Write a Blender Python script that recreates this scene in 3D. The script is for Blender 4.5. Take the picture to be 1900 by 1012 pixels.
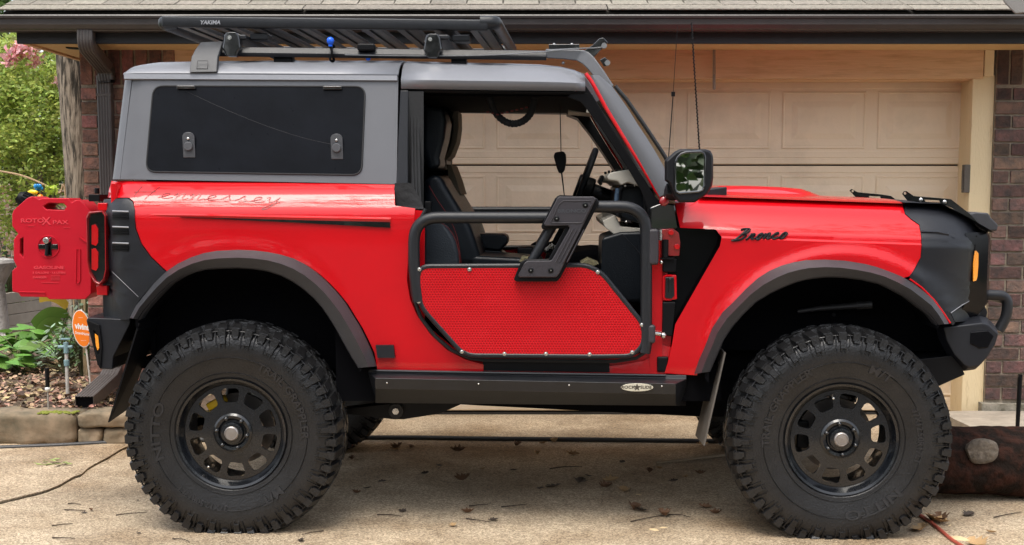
import bpy, bmesh, math, random
from mathutils import Vector, Matrix, noise
R = math.radians
random.seed(7)
for o in list(bpy.data.objects): bpy.data.objects.remove(o)
sc = bpy.context.scene
COL = sc.collection
# ------------------------------------------------------------------ camera
H, PH, F, CX, CY = 1.45, R(6.0), 2500.0, 950.0, 619.0
cd = bpy.data.cameras.new('camera'); cam = bpy.data.objects.new('camera', cd); COL.objects.link(cam)
cam.location = (0, 0, H); cam.rotation_euler = (R(90) - PH, 0, 0)
cd.sensor_width = 36; cd.lens = F / 1900 * 36; cd.shift_y = (CY - 506) / 1900; cd.clip_end = 500
sc.camera = cam
# ------------------------------------------------------------------ light
SUN_EL, SUN_AZ = R(68), R(200)      # azimuth measured from +y, clockwise
w = bpy.data.worlds.new('World'); sc.world = w; w.use_nodes = True
nt = w.node_tree; nt.nodes.clear()
sky = nt.nodes.new('ShaderNodeTexSky'); sky.sky_type = 'NISHITA'; sky.sun_disc = False
sky.sun_elevation = SUN_EL; sky.sun_rotation = SUN_AZ; sky.dust_density = 3
hs = nt.nodes.new('ShaderNodeHueSaturation'); hs.inputs['Saturation'].default_value = .35
bg = nt.nodes.new('ShaderNodeBackground'); bg.inputs[1].default_value = .15
wo = nt.nodes.new('ShaderNodeOutputWorld')
nt.links.new(sky.outputs[0], hs.inputs['Color']); nt.links.new(hs.outputs[0], bg.inputs[0]); nt.links.new(bg.outputs[0], wo.inputs[0])
sl = bpy.data.lights.new('sun', 'SUN'); sl.energy = 1.5; sl.angle = R(32); sl.color = (1, .93, .82)
so = bpy.data.objects.new('sun', sl); COL.objects.link(so)
sdir = Vector((math.sin(SUN_AZ) * math.cos(SUN_EL), math.cos(SUN_AZ) * math.cos(SUN_EL), math.sin(SUN_EL)))
so.rotation_euler = sdir.to_track_quat('Z', 'Y').to_euler(); so.location = (0, -5, 12)
sc.view_settings.view_transform = 'Standard'; sc.view_settings.look = 'None'
sc.view_settings.exposure = 1.3; sc.view_settings.gamma = 1
# ------------------------------------------------------------------ tracing: pixel of the photograph -> point on a plane of known distance
def ray(px, py):
    u, v = (px - CX) / F, -(py - CY) / F
    return Vector((u, math.cos(PH) + v * math.sin(PH), -math.sin(PH) + v * math.cos(PH)))
CAM = Vector((0, 0, H))
def W(px, py, Y):
    d = ray(px, py); return CAM + d * (Y / d.y)
def G(px, py, z=0.0):
    d = ray(px, py); return CAM + d * ((z - H) / d.z)
YAW = R(2.1)
hx = Vector((math.cos(YAW), -math.sin(YAW), 0)); nx = Vector((math.sin(YAW), math.cos(YAW), 0))
CO = W(432, 700, 5.63); CO.z = 0
WD = 2.08
def T(px, py, yl):
    "pixel + depth inside the car (a number, or a function of x and z) -> car coordinates"
    d = ray(px, py)
    f = yl if callable(yl) else (lambda x, z: yl)
    y = .1
    for _ in range(1 if not callable(yl) else 6):
        if not callable(yl): y = yl
        t = (y - (CAM - CO).dot(nx)) / d.dot(nx)
        P = CAM + d * t
        x = (P - CO).dot(hx); y = f(x, P.z)
    t = (y - (CAM - CO).dot(nx)) / d.dot(nx); P = CAM + d * t
    return Vector(((P - CO).dot(hx), y, P.z))
# ------------------------------------------------------------------ materials
MATS = {}
def mat(name, col, rough=.5, metal=0, coat=0, coatr=.03, bump=0, bscale=100, var=0, vscale=5, col2=None, spec=.5,
        detail=3, island=0, trans=0, stretch=None, ramp=(.35, .65), sheen=0):
    if name in MATS: return MATS[name]
    m = bpy.data.materials.new(name); m.use_nodes = True; MATS[name] = m
    n = m.node_tree; L = n.links; b = n.nodes['Principled BSDF']
    b.inputs['Base Color'].default_value = (*col, 1); b.inputs['Roughness'].default_value = rough
    b.inputs['Metallic'].default_value = metal; b.inputs['Coat Weight'].default_value = coat
    b.inputs['Coat Roughness'].default_value = coatr; b.inputs['Specular IOR Level'].default_value = spec
    tc = n.nodes.new('ShaderNodeTexCoord'); src = tc.outputs['Object']
    if stretch:
        mp = n.nodes.new('ShaderNodeMapping'); mp.inputs['Scale'].default_value = stretch
        L.new(src, mp.inputs['Vector']); src = mp.outputs[0]
    cur = None
    if var or col2:
        nz = n.nodes.new('ShaderNodeTexNoise'); nz.inputs['Scale'].default_value = vscale; nz.inputs['Detail'].default_value = 6
        nz.inputs['Roughness'].default_value = .65
        L.new(src, nz.inputs['Vector'])
        rp = n.nodes.new('ShaderNodeValToRGB'); rp.color_ramp.elements[0].position = ramp[0]; rp.color_ramp.elements[1].position = ramp[1]
        c2 = col2 or tuple(c * (1 - var) for c in col)
        rp.color_ramp.elements[0].color = (*c2, 1); rp.color_ramp.elements[1].color = (*col, 1)
        L.new(nz.outputs['Fac'], rp.inputs[0]); cur = rp.outputs[0]
        L.new(cur, b.inputs['Base Color'])
    if island:
        g = n.nodes.new('ShaderNodeNewGeometry')
        h = n.nodes.new('ShaderNodeHueSaturation')
        mr = n.nodes.new('ShaderNodeMapRange'); mr.inputs[3].default_value = 1 - island; mr.inputs[4].default_value = 1 + island
        L.new(g.outputs['Random Per Island'], mr.inputs[0]); L.new(mr.outputs[0], h.inputs['Value'])
        mr2 = n.nodes.new('ShaderNodeMapRange'); mr2.inputs[3].default_value = .5 - island * .05; mr2.inputs[4].default_value = .5 + island * .05
        ml = n.nodes.new('ShaderNodeMath'); ml.operation = 'MULTIPLY'; ml.inputs[1].default_value = 7.31
        fr = n.nodes.new('ShaderNodeMath'); fr.operation = 'FRACT'
        L.new(g.outputs['Random Per Island'], ml.inputs[0]); L.new(ml.outputs[0], fr.inputs[0]); L.new(fr.outputs[0], mr2.inputs[0])
        L.new(mr2.outputs[0], h.inputs['Hue'])
        if cur: L.new(cur, h.inputs['Color'])
        else: h.inputs['Color'].default_value = (*col, 1)
        cur = h.outputs[0]; L.new(cur, b.inputs['Base Color'])
    if trans:
        tr = n.nodes.new('ShaderNodeBsdfTranslucent'); mx = n.nodes.new('ShaderNodeMixShader'); mx.inputs[0].default_value = trans
        if cur: L.new(cur, tr.inputs[0])
        else: tr.inputs[0].default_value = (*col, 1)
        L.new(b.outputs[0], mx.inputs[1]); L.new(tr.outputs[0], mx.inputs[2]); L.new(mx.outputs[0], n.nodes['Material Output'].inputs[0])
    if bump:
        n2 = n.nodes.new('ShaderNodeTexNoise'); n2.inputs['Scale'].default_value = bscale; n2.inputs['Detail'].default_value = detail
        L.new(src, n2.inputs['Vector'])
        bp = n.nodes.new('ShaderNodeBump'); bp.inputs['Strength'].default_value = bump; bp.inputs['Distance'].default_value = .01
        L.new(n2.outputs['Fac'], bp.inputs['Height']); L.new(bp.outputs[0], b.inputs['Normal'])
        rv = n.nodes.new('ShaderNodeMapRange'); rv.inputs[3].default_value = max(.02, rough - .08); rv.inputs[4].default_value = min(1, rough + .1)
        L.new(n2.outputs['Fac'], rv.inputs[0]); L.new(rv.outputs[0], b.inputs['Roughness'])
    return m
RED = mat('red_paint', (.60, .0006, .006), .45, coat=.75, coatr=.05, var=.10, vscale=1.6, spec=.15, bump=.16, bscale=4, detail=1)
REDP = mat('red_plastic', (.50, .006, .02), .38, bump=.08, bscale=180, var=.08, vscale=6, spec=.3)
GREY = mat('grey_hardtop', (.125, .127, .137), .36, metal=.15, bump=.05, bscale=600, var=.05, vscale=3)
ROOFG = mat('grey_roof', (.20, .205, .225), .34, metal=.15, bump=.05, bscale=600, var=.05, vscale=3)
FLARE = mat('flare_plastic', (.040, .040, .045), .44, bump=.12, bscale=420, var=.15, vscale=14)
CLAD = mat('corner_plastic', (.009, .010, .014), .44, bump=.08, bscale=500, var=.15, vscale=8, spec=.42)
BLK = mat('black_metal', (.005, .005, .006), .42, bump=.06, bscale=300, spec=.18)
TUBE = mat('tube_metal', (.014, .015, .018), .36, bump=.14, bscale=450, spec=.4)
STEPM = mat('step_metal', (.030, .026, .031), .44, bump=.2, bscale=500)
NOSE = mat('nose_black', (.003, .003, .004), .22, coat=.12, coatr=.08, spec=.12)
GLB = mat('gloss_black', (.006, .006, .007), .12, coat=1, bump=.03, bscale=20)
DARK = mat('dark_liner', (.004, .004, .005), .9, spec=.04)
SLID = mat('slider_metal', (.014, .015, .018), .38, bump=.12, bscale=300, var=.25, vscale=10)
RUB = mat('tire_rubber', (.0075, .0073, .008), .33, bump=.25, bscale=120, col2=(.014, .0138, .0145), vscale=7, spec=.48)
RUBD = mat('rubber_seal', (.012, .012, .013), .6, bump=.1, bscale=80)
RIM = mat('wheel_black', (.004, .005, .007), .28, bump=.03, bscale=200, coat=.7, coatr=.08, spec=.35)
CHR = mat('bright_steel', (.62, .6, .57), .25, metal=1, bump=.1, bscale=80)
CAPM = mat('hub_cap', (.36, .33, .31), .42, metal=.8, bump=.2, bscale=60)
LEA = mat('black_leather', (.004, .006, .009), .36, bump=.12, bscale=160, spec=.25)
TANP = mat('tan_plastic', (.42, .39, .33), .55, bump=.1, bscale=200)
SEATT = mat('tan_trim', (.22, .18, .135), .7, bump=.2, bscale=200)
BLUE = mat('blue_rubber', (.01, .12, .75), .25)
AMB = mat('amber_lens', (.95, .33, .01), .18, coat=1, bump=.5, bscale=180)
REDL = mat('red_lens', (.50, .004, .008), .15, coat=1)
GLS = mat('dark_glass', (.012, .014, .018), .12, spec=.8, bump=.01, bscale=8)
MIR = mat('mirror_glass', (.85, .87, .85), .01, metal=1)
YEL = mat('yellow_paint', (.85, .52, .01), .4)
WPL = mat('window_panel', (.006, .007, .010), .30, bump=.05, bscale=30, spec=.10, var=.4, vscale=6)
GHOST = mat('faded_red_script', (.22, .002, .006), .4, coat=.3)
STITCH = mat('red_stitch', (.12, .008, .008), .7)
WGLASS = mat('windshield_glass', (.09, .07, .035), .15, spec=.5)
_b = WGLASS.node_tree.nodes['Principled BSDF']; _b.inputs['Transmission Weight'].default_value = .25; _b.inputs['IOR'].default_value = 1.1
# perforated sheet: hexagonal rows of dark round holes
def perforated(name, col, hole, p):
    m = mat(name, col, .42, coat=.1, coatr=.15, spec=.25); n = m.node_tree; L = n.links; b = n.nodes['Principled BSDF']
    tc = n.nodes.new('ShaderNodeTexCoord'); sx = n.nodes.new('ShaderNodeSeparateXYZ'); L.new(tc.outputs['Object'], sx.inputs[0])
    def M(op, a, bb=None, c=None):
        q = n.nodes.new('ShaderNodeMath'); q.operation = op
        for i, s in enumerate((a, bb, c)):
            if s is None: continue
            if isinstance(s, (int, float)): q.inputs[i].default_value = s
            else: L.new(s, q.inputs[i])
        return q.outputs[0]
    ds = []
    for off in (0, .5):
        fx = M('SUBTRACT', M('FRACT', M('ADD', M('DIVIDE', sx.outputs[0], p), off + 100)), .5)
        fz = M('MULTIPLY', M('SUBTRACT', M('FRACT', M('ADD', M('DIVIDE', sx.outputs[2], p * 1.732), off + 100)), .5), 1.732)
        ds.append(M('SQRT', M('ADD', M('MULTIPLY', fx, fx), M('MULTIPLY', fz, fz))))
    d = M('MINIMUM', ds[0], ds[1])
    mr = n.nodes.new('ShaderNodeMapRange'); mr.inputs[1].default_value = .27; mr.inputs[2].default_value = .36
    L.new(d, mr.inputs[0])
    mx = n.nodes.new('ShaderNodeMix'); mx.data_type = 'RGBA'
    L.new(mr.outputs[0], mx.inputs[0]); mx.inputs[6].default_value = (*hole, 1); mx.inputs[7].default_value = (*col, 1)
    L.new(mx.outputs[2], b.inputs['Base Color'])
    bp = n.nodes.new('ShaderNodeBump'); bp.inputs['Strength'].default_value = .5; bp.inputs['Distance'].default_value = .002
    nz = n.nodes.new('ShaderNodeTexNoise'); nz.inputs['Scale'].default_value = 5; L.new(tc.outputs['Object'], nz.inputs['Vector'])
    b2 = n.nodes.new('ShaderNodeBump'); b2.inputs['Strength'].default_value = .4; b2.inputs['Distance'].default_value = .03
    L.new(nz.outputs['Fac'], b2.inputs['Height']); L.new(mr.outputs[0], bp.inputs['Height']); L.new(b2.outputs[0], bp.inputs['Normal'])
    L.new(bp.outputs[0], b.inputs['Normal'])
    return m
MESHR = perforated('perforated_red_sheet', (.54, .002, .008), (.30, .001, .003), .0120)
# ------------------------------------------------------------------ mesh helpers
def BM(): return bmesh.new()
SPLIT = {'panel_bolt', 'step_bolt', 'bolt_socket', 'slider_rivet', 'vent_fin', 'hinge_bolt', 'steel_fastener', 'bracket_bolt', 'crossbar', 'body_mount', 'windshield_seal',
         'tailgate_hinge', 'raised_rib', 'dash_bolt', 'floor_mat', 'rail_support', 'axle', 'brake_caliper', 'vent_slot', 'gearbox_and_tank', 'bracket_bolt_and_wire', 'garage_mortar', 'ladder_frame', 'headlight', 'shock_and_spring', 'mount_recess'}
def islands(bm, pad=.001):
    "separate pieces of a mesh; pieces whose boxes touch stay together"
    bm.verts.index_update(); seen = set(); comps = []
    for v in bm.verts:
        if v in seen: continue
        st, c_ = [v], []
        seen.add(v)
        while st:
            q = st.pop(); c_.append(q)
            for e in q.link_edges:
                o = e.other_vert(q)
                if o not in seen: seen.add(o); st.append(o)
        lo = [min(q.co[i] for q in c_) - pad for i in range(3)]; hi = [max(q.co[i] for q in c_) + pad for i in range(3)]
        comps.append([lo, hi, c_])
    ch = True
    while ch:
        ch = False
        for i in range(len(comps)):
            for j in range(i + 1, len(comps)):
                a, b = comps[i], comps[j]
                if all(a[0][k] <= b[1][k] and b[0][k] <= a[1][k] for k in range(3)):
                    comps[i] = [[min(a[0][k], b[0][k]) for k in range(3)], [max(a[1][k], b[1][k]) for k in range(3)], a[2] + b[2]]; comps.pop(j); ch = True; break
            if ch: break
    if len(comps) == 1: return [bm]
    out = []
    for c_ in comps:
        keep = set(c_[2]); nb = bmesh.new(); mp = {v: nb.verts.new(v.co) for v in c_[2]}
        for f in bm.faces:
            if f.verts[0] in keep: nb.faces.new([mp[v] for v in f.verts])
        out.append(nb)
    bm.free(); return out
def obj(name, bm, m, parent=None, smooth=35, bevel=0, seg=2, loc=None):
    if name in SPLIT:
        L_ = islands(bm); o = None
        for q in L_: r_ = obj1(name, q, m, parent, smooth, bevel, seg, loc); o = o or r_
        return o
    return obj1(name, bm, m, parent, smooth, bevel, seg, loc)
def obj1(name, bm, m, parent=None, smooth=35, bevel=0, seg=2, loc=None):
    bmesh.ops.recalc_face_normals(bm, faces=bm.faces)
    if smooth:
        a = R(smooth)
        for f in bm.faces: f.smooth = True
        for e in bm.edges:
            if len(e.link_faces) == 2: e.smooth = e.calc_face_angle(0) < a
    me = bpy.data.meshes.new(name); bm.to_mesh(me); bm.free()
    if m: me.materials.append(m)
    o = bpy.data.objects.new(name, me); COL.objects.link(o)
    if loc is not None: o.location = loc
    if parent: o.parent = parent
    if bevel:
        md = o.modifiers.new('bevel', 'BEVEL'); md.width = bevel; md.segments = seg; md.limit_method = 'ANGLE'; md.angle_limit = R(38)
        md.harden_normals = True
    return o
def tag(o, label=None, cat=None, group=None, kind=None):
    if label: o['label'] = label
    if cat: o['category'] = cat
    if group: o['group'] = group
    if kind: o['kind'] = kind
    return o
def empty(name, loc, label, cat, rz=0, group=None):
    o = bpy.data.objects.new(name, None); COL.objects.link(o); o.location = loc; o.rotation_euler = (0, 0, rz); o.empty_display_size = .1
    return tag(o, label, cat, group)
def rebase(o, base=None):
    "move a mesh object's origin to the middle of its base"
    me = o.data; xs = [v.co for v in me.vertices]
    if base is None:
        base = Vector(((min(v.x for v in xs) + max(v.x for v in xs)) / 2, (min(v.y for v in xs) + max(v.y for v in xs)) / 2, min(v.z for v in xs)))
    me.transform(Matrix.Translation(-base)); o.location = o.location + base; return o
def box(bm, c, s, rot=None, taper=None):
    r = bmesh.ops.create_cube(bm, size=1)
    M_ = Matrix.Translation(Vector(c)) @ (rot.to_4x4() if rot else Matrix.Identity(4)) @ Matrix.Diagonal((*s, 1))
    if taper:
        for v in r['verts']:
            if v.co.z > 0: v.co.x *= taper[0]; v.co.y *= taper[1]
    bmesh.ops.transform(bm, matrix=M_, verts=r['verts']); return r['verts']
def box2(bm, a, b): 
    a, b = Vector(a), Vector(b)
    return box(bm, (a + b) / 2, [abs(q) for q in (b - a)])
def ball(bm, c, r, s=(1, 1, 1), u=16, v=10):
    q = bmesh.ops.create_uvsphere(bm, u_segments=u, v_segments=v, radius=r)
    bmesh.ops.transform(bm, matrix=Matrix.Translation(Vector(c)) @ Matrix.Diagonal((*s, 1)), verts=q['verts'])
def catmull(p, n=6, closed=False):
    p = [Vector(q) for q in p]; out = []; N = len(p)
    for i in range(N if closed else N - 1):
        g = (lambda k: p[k % N]) if closed else (lambda k: p[max(0, min(N - 1, k))])
        a, b, c, d = g(i - 1), g(i), g(i + 1), g(i + 2)
        for k in range(n):
            t = k / n
            out.append(.5 * ((2 * b) + (c - a) * t + (2 * a - 5 * b + 4 * c - d) * t * t + (3 * b - a - 3 * c + d) * t ** 3))
    if not closed: out.append(p[-1])
    return out
def fillet(p, r, n=7, closed=False):
    p = [Vector(q) for q in p]; N = len(p); out = []
    for i in range(N):
        if not closed and i in (0, N - 1): out.append(p[i]); continue
        a, b, c = p[i - 1], p[i], p[(i + 1) % N]
        u, v = (a - b), (c - b); rr = min(r[i] if isinstance(r, (list, tuple)) else r, u.length * .48, v.length * .48)
        A, C = b + u.normalized() * rr, b + v.normalized() * rr
        for k in range(n + 1):
            t = k / n; out.append(A * (1 - t) ** 2 + b * 2 * t * (1 - t) + C * t * t)
    return out
def tube(bm, pts, r, n=12, closed=False, caps=True, flat=1.0):
    pts = [Vector(p) for p in pts]; N = len(pts); rings = []
    up = None
    for i in range(N):
        a = pts[(i - 1) % N] if (closed or i > 0) else pts[i]; b = pts[(i + 1) % N] if (closed or i < N - 1) else pts[i]
        t = (b - a).normalized() if (b - a).length > 1e-9 else Vector((0, 0, 1))
        if up is None:
            up = Vector((0, 1, 0)) if abs(t.y) < .9 else Vector((1, 0, 0))
        s = t.cross(up)
        if s.length < 1e-6: s = t.orthogonal()
        s.normalize(); u = s.cross(t).normalized(); up = u
        rr = r(i / max(1, N - 1)) if callable(r) else r
        rings.append([bm.verts.new(pts[i] + (s * math.cos(2 * math.pi * k / n) + u * flat * math.sin(2 * math.pi * k / n)) * rr) for k in range(n)])
    for i in range(N if closed else N - 1):
        A, B = rings[i], rings[(i + 1) % N]
        for k in range(n): bm.faces.new((A[k], A[(k + 1) % n], B[(k + 1) % n], B[k]))
    if caps and not closed:
        bm.faces.new(rings[0][::-1]); bm.faces.new(rings[-1])
def cyl(bm, a, b, r, n=20, r2=None):
    a, b = Vector(a), Vector(b); d = b - a
    q = bmesh.ops.create_cone(bm, cap_ends=True, segments=n, radius1=r, radius2=r if r2 is None else r2, depth=d.length)
    bmesh.ops.transform(bm, matrix=Matrix.Translation((a + b) / 2) @ d.to_track_quat('Z', 'Y').to_matrix().to_4x4(), verts=q['verts'])
def lathe(bm, prof, n=64, c=(0, 0, 0), closed=False):
    "prof = list of (radius, y); turned round the y axis"
    c = Vector(c); rings = []
    for (r, y) in prof:
        rings.append([bm.verts.new(c + Vector((r * math.cos(2 * math.pi * k / n), y, r * math.sin(2 * math.pi * k / n)))) for k in range(n)])
    L_ = len(prof)
    for i in range(L_ if closed else L_ - 1):
        A, B = rings[i], rings[(i + 1) % L_]
        for k in range(n): bm.faces.new((A[k], A[(k + 1) % n], B[(k + 1) % n], B[k]))
    return rings
def loft(bm, secs, caps=True, closed=True):
    rs = [[bm.verts.new(Vector(p)) for p in s] for s in secs]; n = len(rs[0])
    for A, B in zip(rs, rs[1:]):
        for k in range(n if closed else n - 1):
            bm.faces.new((A[k], A[(k + 1) % n], B[(k + 1) % n], B[k]))
    if caps and closed:
        bm.faces.new(rs[0][::-1]); bm.faces.new(rs[-1])
    return rs
def sheet(bm, outline, holes=(), fmap=None):
    "flat filled outline with holes in 2-D -> faces; fmap(x,z) gives the 3-D point"
    es = []
    for lp in [outline, *holes]:
        vs = [bm.verts.new((p[0], 0, p[1])) for p in lp]
        es += [bm.edges.new((vs[i], vs[(i + 1) % len(vs)])) for i in range(len(vs))]
    bmesh.ops.triangle_fill(bm, edges=es, use_beauty=True, use_dissolve=False)
def plate(bm0, outline, holes, y0, y1, fmap=None):
    "prism with holes: outline in (x,z), between y0 and y1"
    bm = BM(); sheet(bm, outline, holes)
    fs = list(bm.faces); r = bmesh.ops.extrude_face_region(bm, geom=fs)
    vs = [g for g in r['geom'] if isinstance(g, bmesh.types.BMVert)]
    top = set(vs)
    for v in bm.verts: v.co.y = y1 if v in top else y0
    if fmap:
        for v in bm.verts: v.co = fmap(v.co)
    me = bpy.data.meshes.new('t'); bm.to_mesh(me); bm.free(); bm0.from_mesh(me); bpy.data.meshes.remove(me)
def lin(tab):
    def f(z):
        if z <= tab[0][0]: return tab[0][1]
        for (a, ya), (b, yb) in zip(tab, tab[1:]):
            if z <= b:
                t = (z - a) / (b - a); return ya + (yb - ya) * t
        return tab[-1][1]
    return f
def hermite(tab):
    "smooth curve through a table"
    n = len(tab); ms = []
    for i in range(n):
        a, b = tab[max(0, i - 1)], tab[min(n - 1, i + 1)]; ms.append((b[1] - a[1]) / (b[0] - a[0]))
    def f(z):
        if z <= tab[0][0]: return tab[0][1]
        for i in range(n - 1):
            a, ya = tab[i]; b, yb = tab[i + 1]
            if z <= b:
                h = b - a; t = (z - a) / h
                return (2*t**3-3*t*t+1)*ya + (t**3-2*t*t+t)*h*ms[i] + (-2*t**3+3*t*t)*yb + (t**3-t*t)*h*ms[i+1]
        return tab[-1][1]
    return f
def panel(name, px, yf, m, parent, th=.01, dz=.0125, dx=.05, off=0, holes=(), both=True, bevel=.0025, smooth=55, pts=None, cuts=(), shear=0):
    "curved body panel: outline in photo pixels laid on the surface y = yf(x,z), given a thickness; a mirror twin on the far side"
    P = pts or [T(a, b, yf) for a, b in px]
    HP = [[T(a, b, yf) for a, b in h] for h in holes]
    made = []
    for side in ((0, 1) if both else (0,)):
        bm = BM(); sheet(bm, [(p.x, p.z) for p in P], [[(p.x, p.z) for p in h] for h in HP])
        x0, x1 = min(p.x for p in P), max(p.x for p in P); z0, z1 = min(p.z for p in P), max(p.z for p in P)
        k = math.ceil(z0 / dz)
        while k * dz < z1:
            bmesh.ops.bisect_plane(bm, geom=bm.verts[:] + bm.edges[:] + bm.faces[:], plane_co=(0, 0, k * dz), plane_no=(0, 0, 1)); k += 1
        k = math.ceil(x0 / dx)
        while k * dx < x1:
            bmesh.ops.bisect_plane(bm, geom=bm.verts[:] + bm.edges[:] + bm.faces[:], plane_co=(k * dx, 0, 0), plane_no=(1, 0, 0)); k += 1
        for zc in cuts: bmesh.ops.bisect_plane(bm, geom=bm.verts[:] + bm.edges[:] + bm.faces[:], plane_co=(1.9, 0, zc), plane_no=(shear, 0, 1))
        bmesh.ops.remove_doubles(bm, verts=bm.verts, dist=.0004)
        fs = list(bm.faces); r = bmesh.ops.extrude_face_region(bm, geom=fs)
        top = set(g for g in r['geom'] if isinstance(g, bmesh.types.BMVert))
        for v in bm.verts:
            y = yf(v.co.x, v.co.z) - off + (th if v in top else 0)
            v.co.y = WD - y if side else y
        made.append(obj(name, bm, m, parent, smooth=smooth))
    return made
def text_mesh(s, size, ext=.0015, font_bold=0):
    cu = bpy.data.curves.new('txt', 'FONT'); cu.body = s; cu.size = size; cu.extrude = ext; cu.offset = font_bold; cu.resolution_u = 3
    cu.align_x = 'CENTER'; cu.align_y = 'CENTER'
    o = bpy.data.objects.new('txt', cu); COL.objects.link(o)
    dg = bpy.context.evaluated_depsgraph_get(); me = bpy.data.meshes.new_from_object(o.evaluated_get(dg))
    bpy.data.objects.remove(o); bpy.data.curves.remove(cu); return me
def text(bm, s, size, fmap, ext=.0015, bold=0):
    "fmap takes (x right, y up, z towards the reader)"
    me = text_mesh(s, size, ext, bold)
    for v in me.vertices: v.co = fmap(v.co.copy())
    bm.from_mesh(me); bpy.data.meshes.remove(me)
def side_text(bm, s, size, c, ext=.0015, bold=0, sx=1, slope=0):
    c = Vector(c); text(bm, s, size, lambda v: Vector((c.x + v.x * sx + v.y * slope, c.y - v.z, c.z + v.y)), ext, bold)
def mirror_bm(bm):
    for v in bm.verts: v.co.y = WD - v.co.y
    bmesh.ops.reverse_faces(bm, faces=bm.faces)
def twin(name, build, m, parent, **k):
    "build(bm) for the near side, and again mirrored for the far side"
    a = BM(); build(a); oa = obj(name, a, m, parent, **k)
    b = BM(); build(b); mirror_bm(b); ob = obj(name, b, m, parent, **k)
    return oa, ob
# ================================================================== THE CAR
car = empty('off_road_vehicle', CO, 'lifted red two-door off-roader with grey hardtop and half tube doors by the garage', 'car', rz=-YAW)
HR = T(440, 797, .13); HF = T(1552, 808, .13)           # wheel hubs
XREAR = T(192, 480, .12).x; XFRONT = T(1812, 480, .2).x
FS = lambda x: (x - 1.9) * -.034                        # the shoulder lines fall towards the nose
_yq = hermite([(.5, .17), (.62, .145), (.8, .128), (1.0, .118), (1.2, .112), (1.30, .110), (1.345, .108), (1.375, .116), (1.41, .136), (1.45, .170), (1.485, .215), (1.53, .27)])
_yfa = hermite([(.5, .16), (.7, .135), (.95, .122), (1.15, .117), (1.23, .111), (1.262, .109)])
_yfb = hermite([(1.284, .119), (1.295, .124), (1.315, .139), (1.345, .165), (1.375, .196), (1.40, .235), (1.42, .28), (1.44, .33)])
def _yf(z):
    if z < 1.262: return _yfa(z)
    if z < 1.270: return .109 + (z - 1.262) / .008 * .0085
    if z < 1.284: return .1175 + (z - 1.270) / .014 * .0015
    return _yfb(z)
FCUT = (1.262, 1.270, 1.284, 1.29, 1.30, 1.31, 1.32, 1.33)
def bump_arch(x, z):
    s = 0
    for h, r, am_ in ((HR, .590, .004), (HF, .568, .021)):
        d = math.hypot(x - h.x, z - h.z - .20)
        if z > h.z: s += am_ * (math.exp(-((d - r) / .032) ** 2) if d > r else 1) * min(1, max(0, (z - h.z - .1) / .3))
    return s
def yq(x, z):
    y = _yq(z) - bump_arch(x, z); d = (XREAR + .12) - x
    if d > 0: d = min(d, .119); y += .12 - math.sqrt(.12 * .12 - d * d)
    return y
def yfd(x, z):
    y = _yf(z - FS(x)) - bump_arch(x, z); d = x - (XFRONT - .26)
    if d > 0: d = min(d, .30); y += .34 - math.sqrt(.34 * .34 - d * d)
    return y
ZB = T(500, 338, .2).z
yt = lambda x, z: .215 + (z - ZB) * .20 + (0 if x > XREAR + .16 else (XREAR + .16 - x) ** 2 * 1.6)   # hardtop side
# --- rear quarter with rocker (red)
flare_r_out = [(241,590),(252,568),(267,549),(285,527),(306,506),(329,490),(354,478),(378,470),(401,466),(441,464),(470,465),(496,468),(521,473),(544,480),(566,491),(587,506),(606,523),(623,541),(640,562),(654,585),(667,606),(678,628),(689,652),(698,680)]
flare_r_in = [(255,593),(265,577),(279,561),(296,543),(314,526),(336,513),(358,504),(380,499),(403,497),(441,496),(469,498),(496,502),(521,510),(544,522),(564,536),(583,553),(598,570),(611,589),(623,608),(634,628),(644,646),(654,664),(660,673),(666,683)]
flare_f_out = [(1289,694),(1297,670),(1307,647),(1322,609),(1341,580),(1362,560),(1384,537),(1406,517),(1428,503),(1451,493),(1473,487),(1495,483),(1532,482),(1568,484),(1605,490),(1628,496),(1650,504),(1672,513),(1694,525),(1713,539),(1731,554),(1748,577),(1762,601)]
flare_f_in = [(1316,690),(1324,671),(1332,653),(1342,630),(1358,606),(1378,583),(1402,560),(1428,544),(1458,530),(1476,523),(1495,518),(1513,515),(1532,513),(1550,513),(1568,514),(1600,518),(1631,525),(1657,537),(1683,551),(1704,567),(1725,583),(1733,592),(1741,603)]
q_out = [(207,336),(470,338),(732,343),(733,382),(770,387),(768,430),(757,480),(755,520),(761,556),(775,588),(800,622),(830,650),(862,667),(897,677),
         (897,690),(700,686)] + [(a + 6, b + 3) for a, b in flare_r_out[::-1] if b < 676 and a > 330] + [(311,505),(281,477),(263,452),(253,425),(250,390),(248,374),(240,367),(200,367)]
panel('rear_quarter_panel', q_out, yq, RED, car)
def fcorner(x, z): return yq(x, z) - .006
panel('rear_corner_trim', [(193,370),(236,368),(246,375),(250,390),(251,425),(262,454),(280,479),(309,506),(280,532),(258,558),(243,590),(238,594),(192,590),(190,520),(191,440)], fcorner, CLAD, car, th=.02)
vb = BM()
for k, yy in enumerate((392, 421, 451)):
    tube(vb, [T(209 + 5 * q, yy + q * .2, fcorner) - Vector((0, .001, 0)) for q in range(7)], .0038, n=8)
obj('vent_fin', vb, mat('vent_highlight', (.30, .30, .32), .4), car, bevel=.002)
vg = BM()
for yy in (397, 426, 456):
    for q in range(4): tube(vg, [T(209 + 5 * k2, yy + 3 * q, fcorner) - Vector((0, .0002, 0)) for k2 in range(7)], .003, n=6)
obj('vent_slot', vg, BLK, car)
def strip(bm, pts, yf, off=.002, w=.0015, rad=.0012):
    tube(bm, [T(a, b, yf) - Vector((0, off, 0)) for a, b in pts], rad, n=6)
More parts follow.
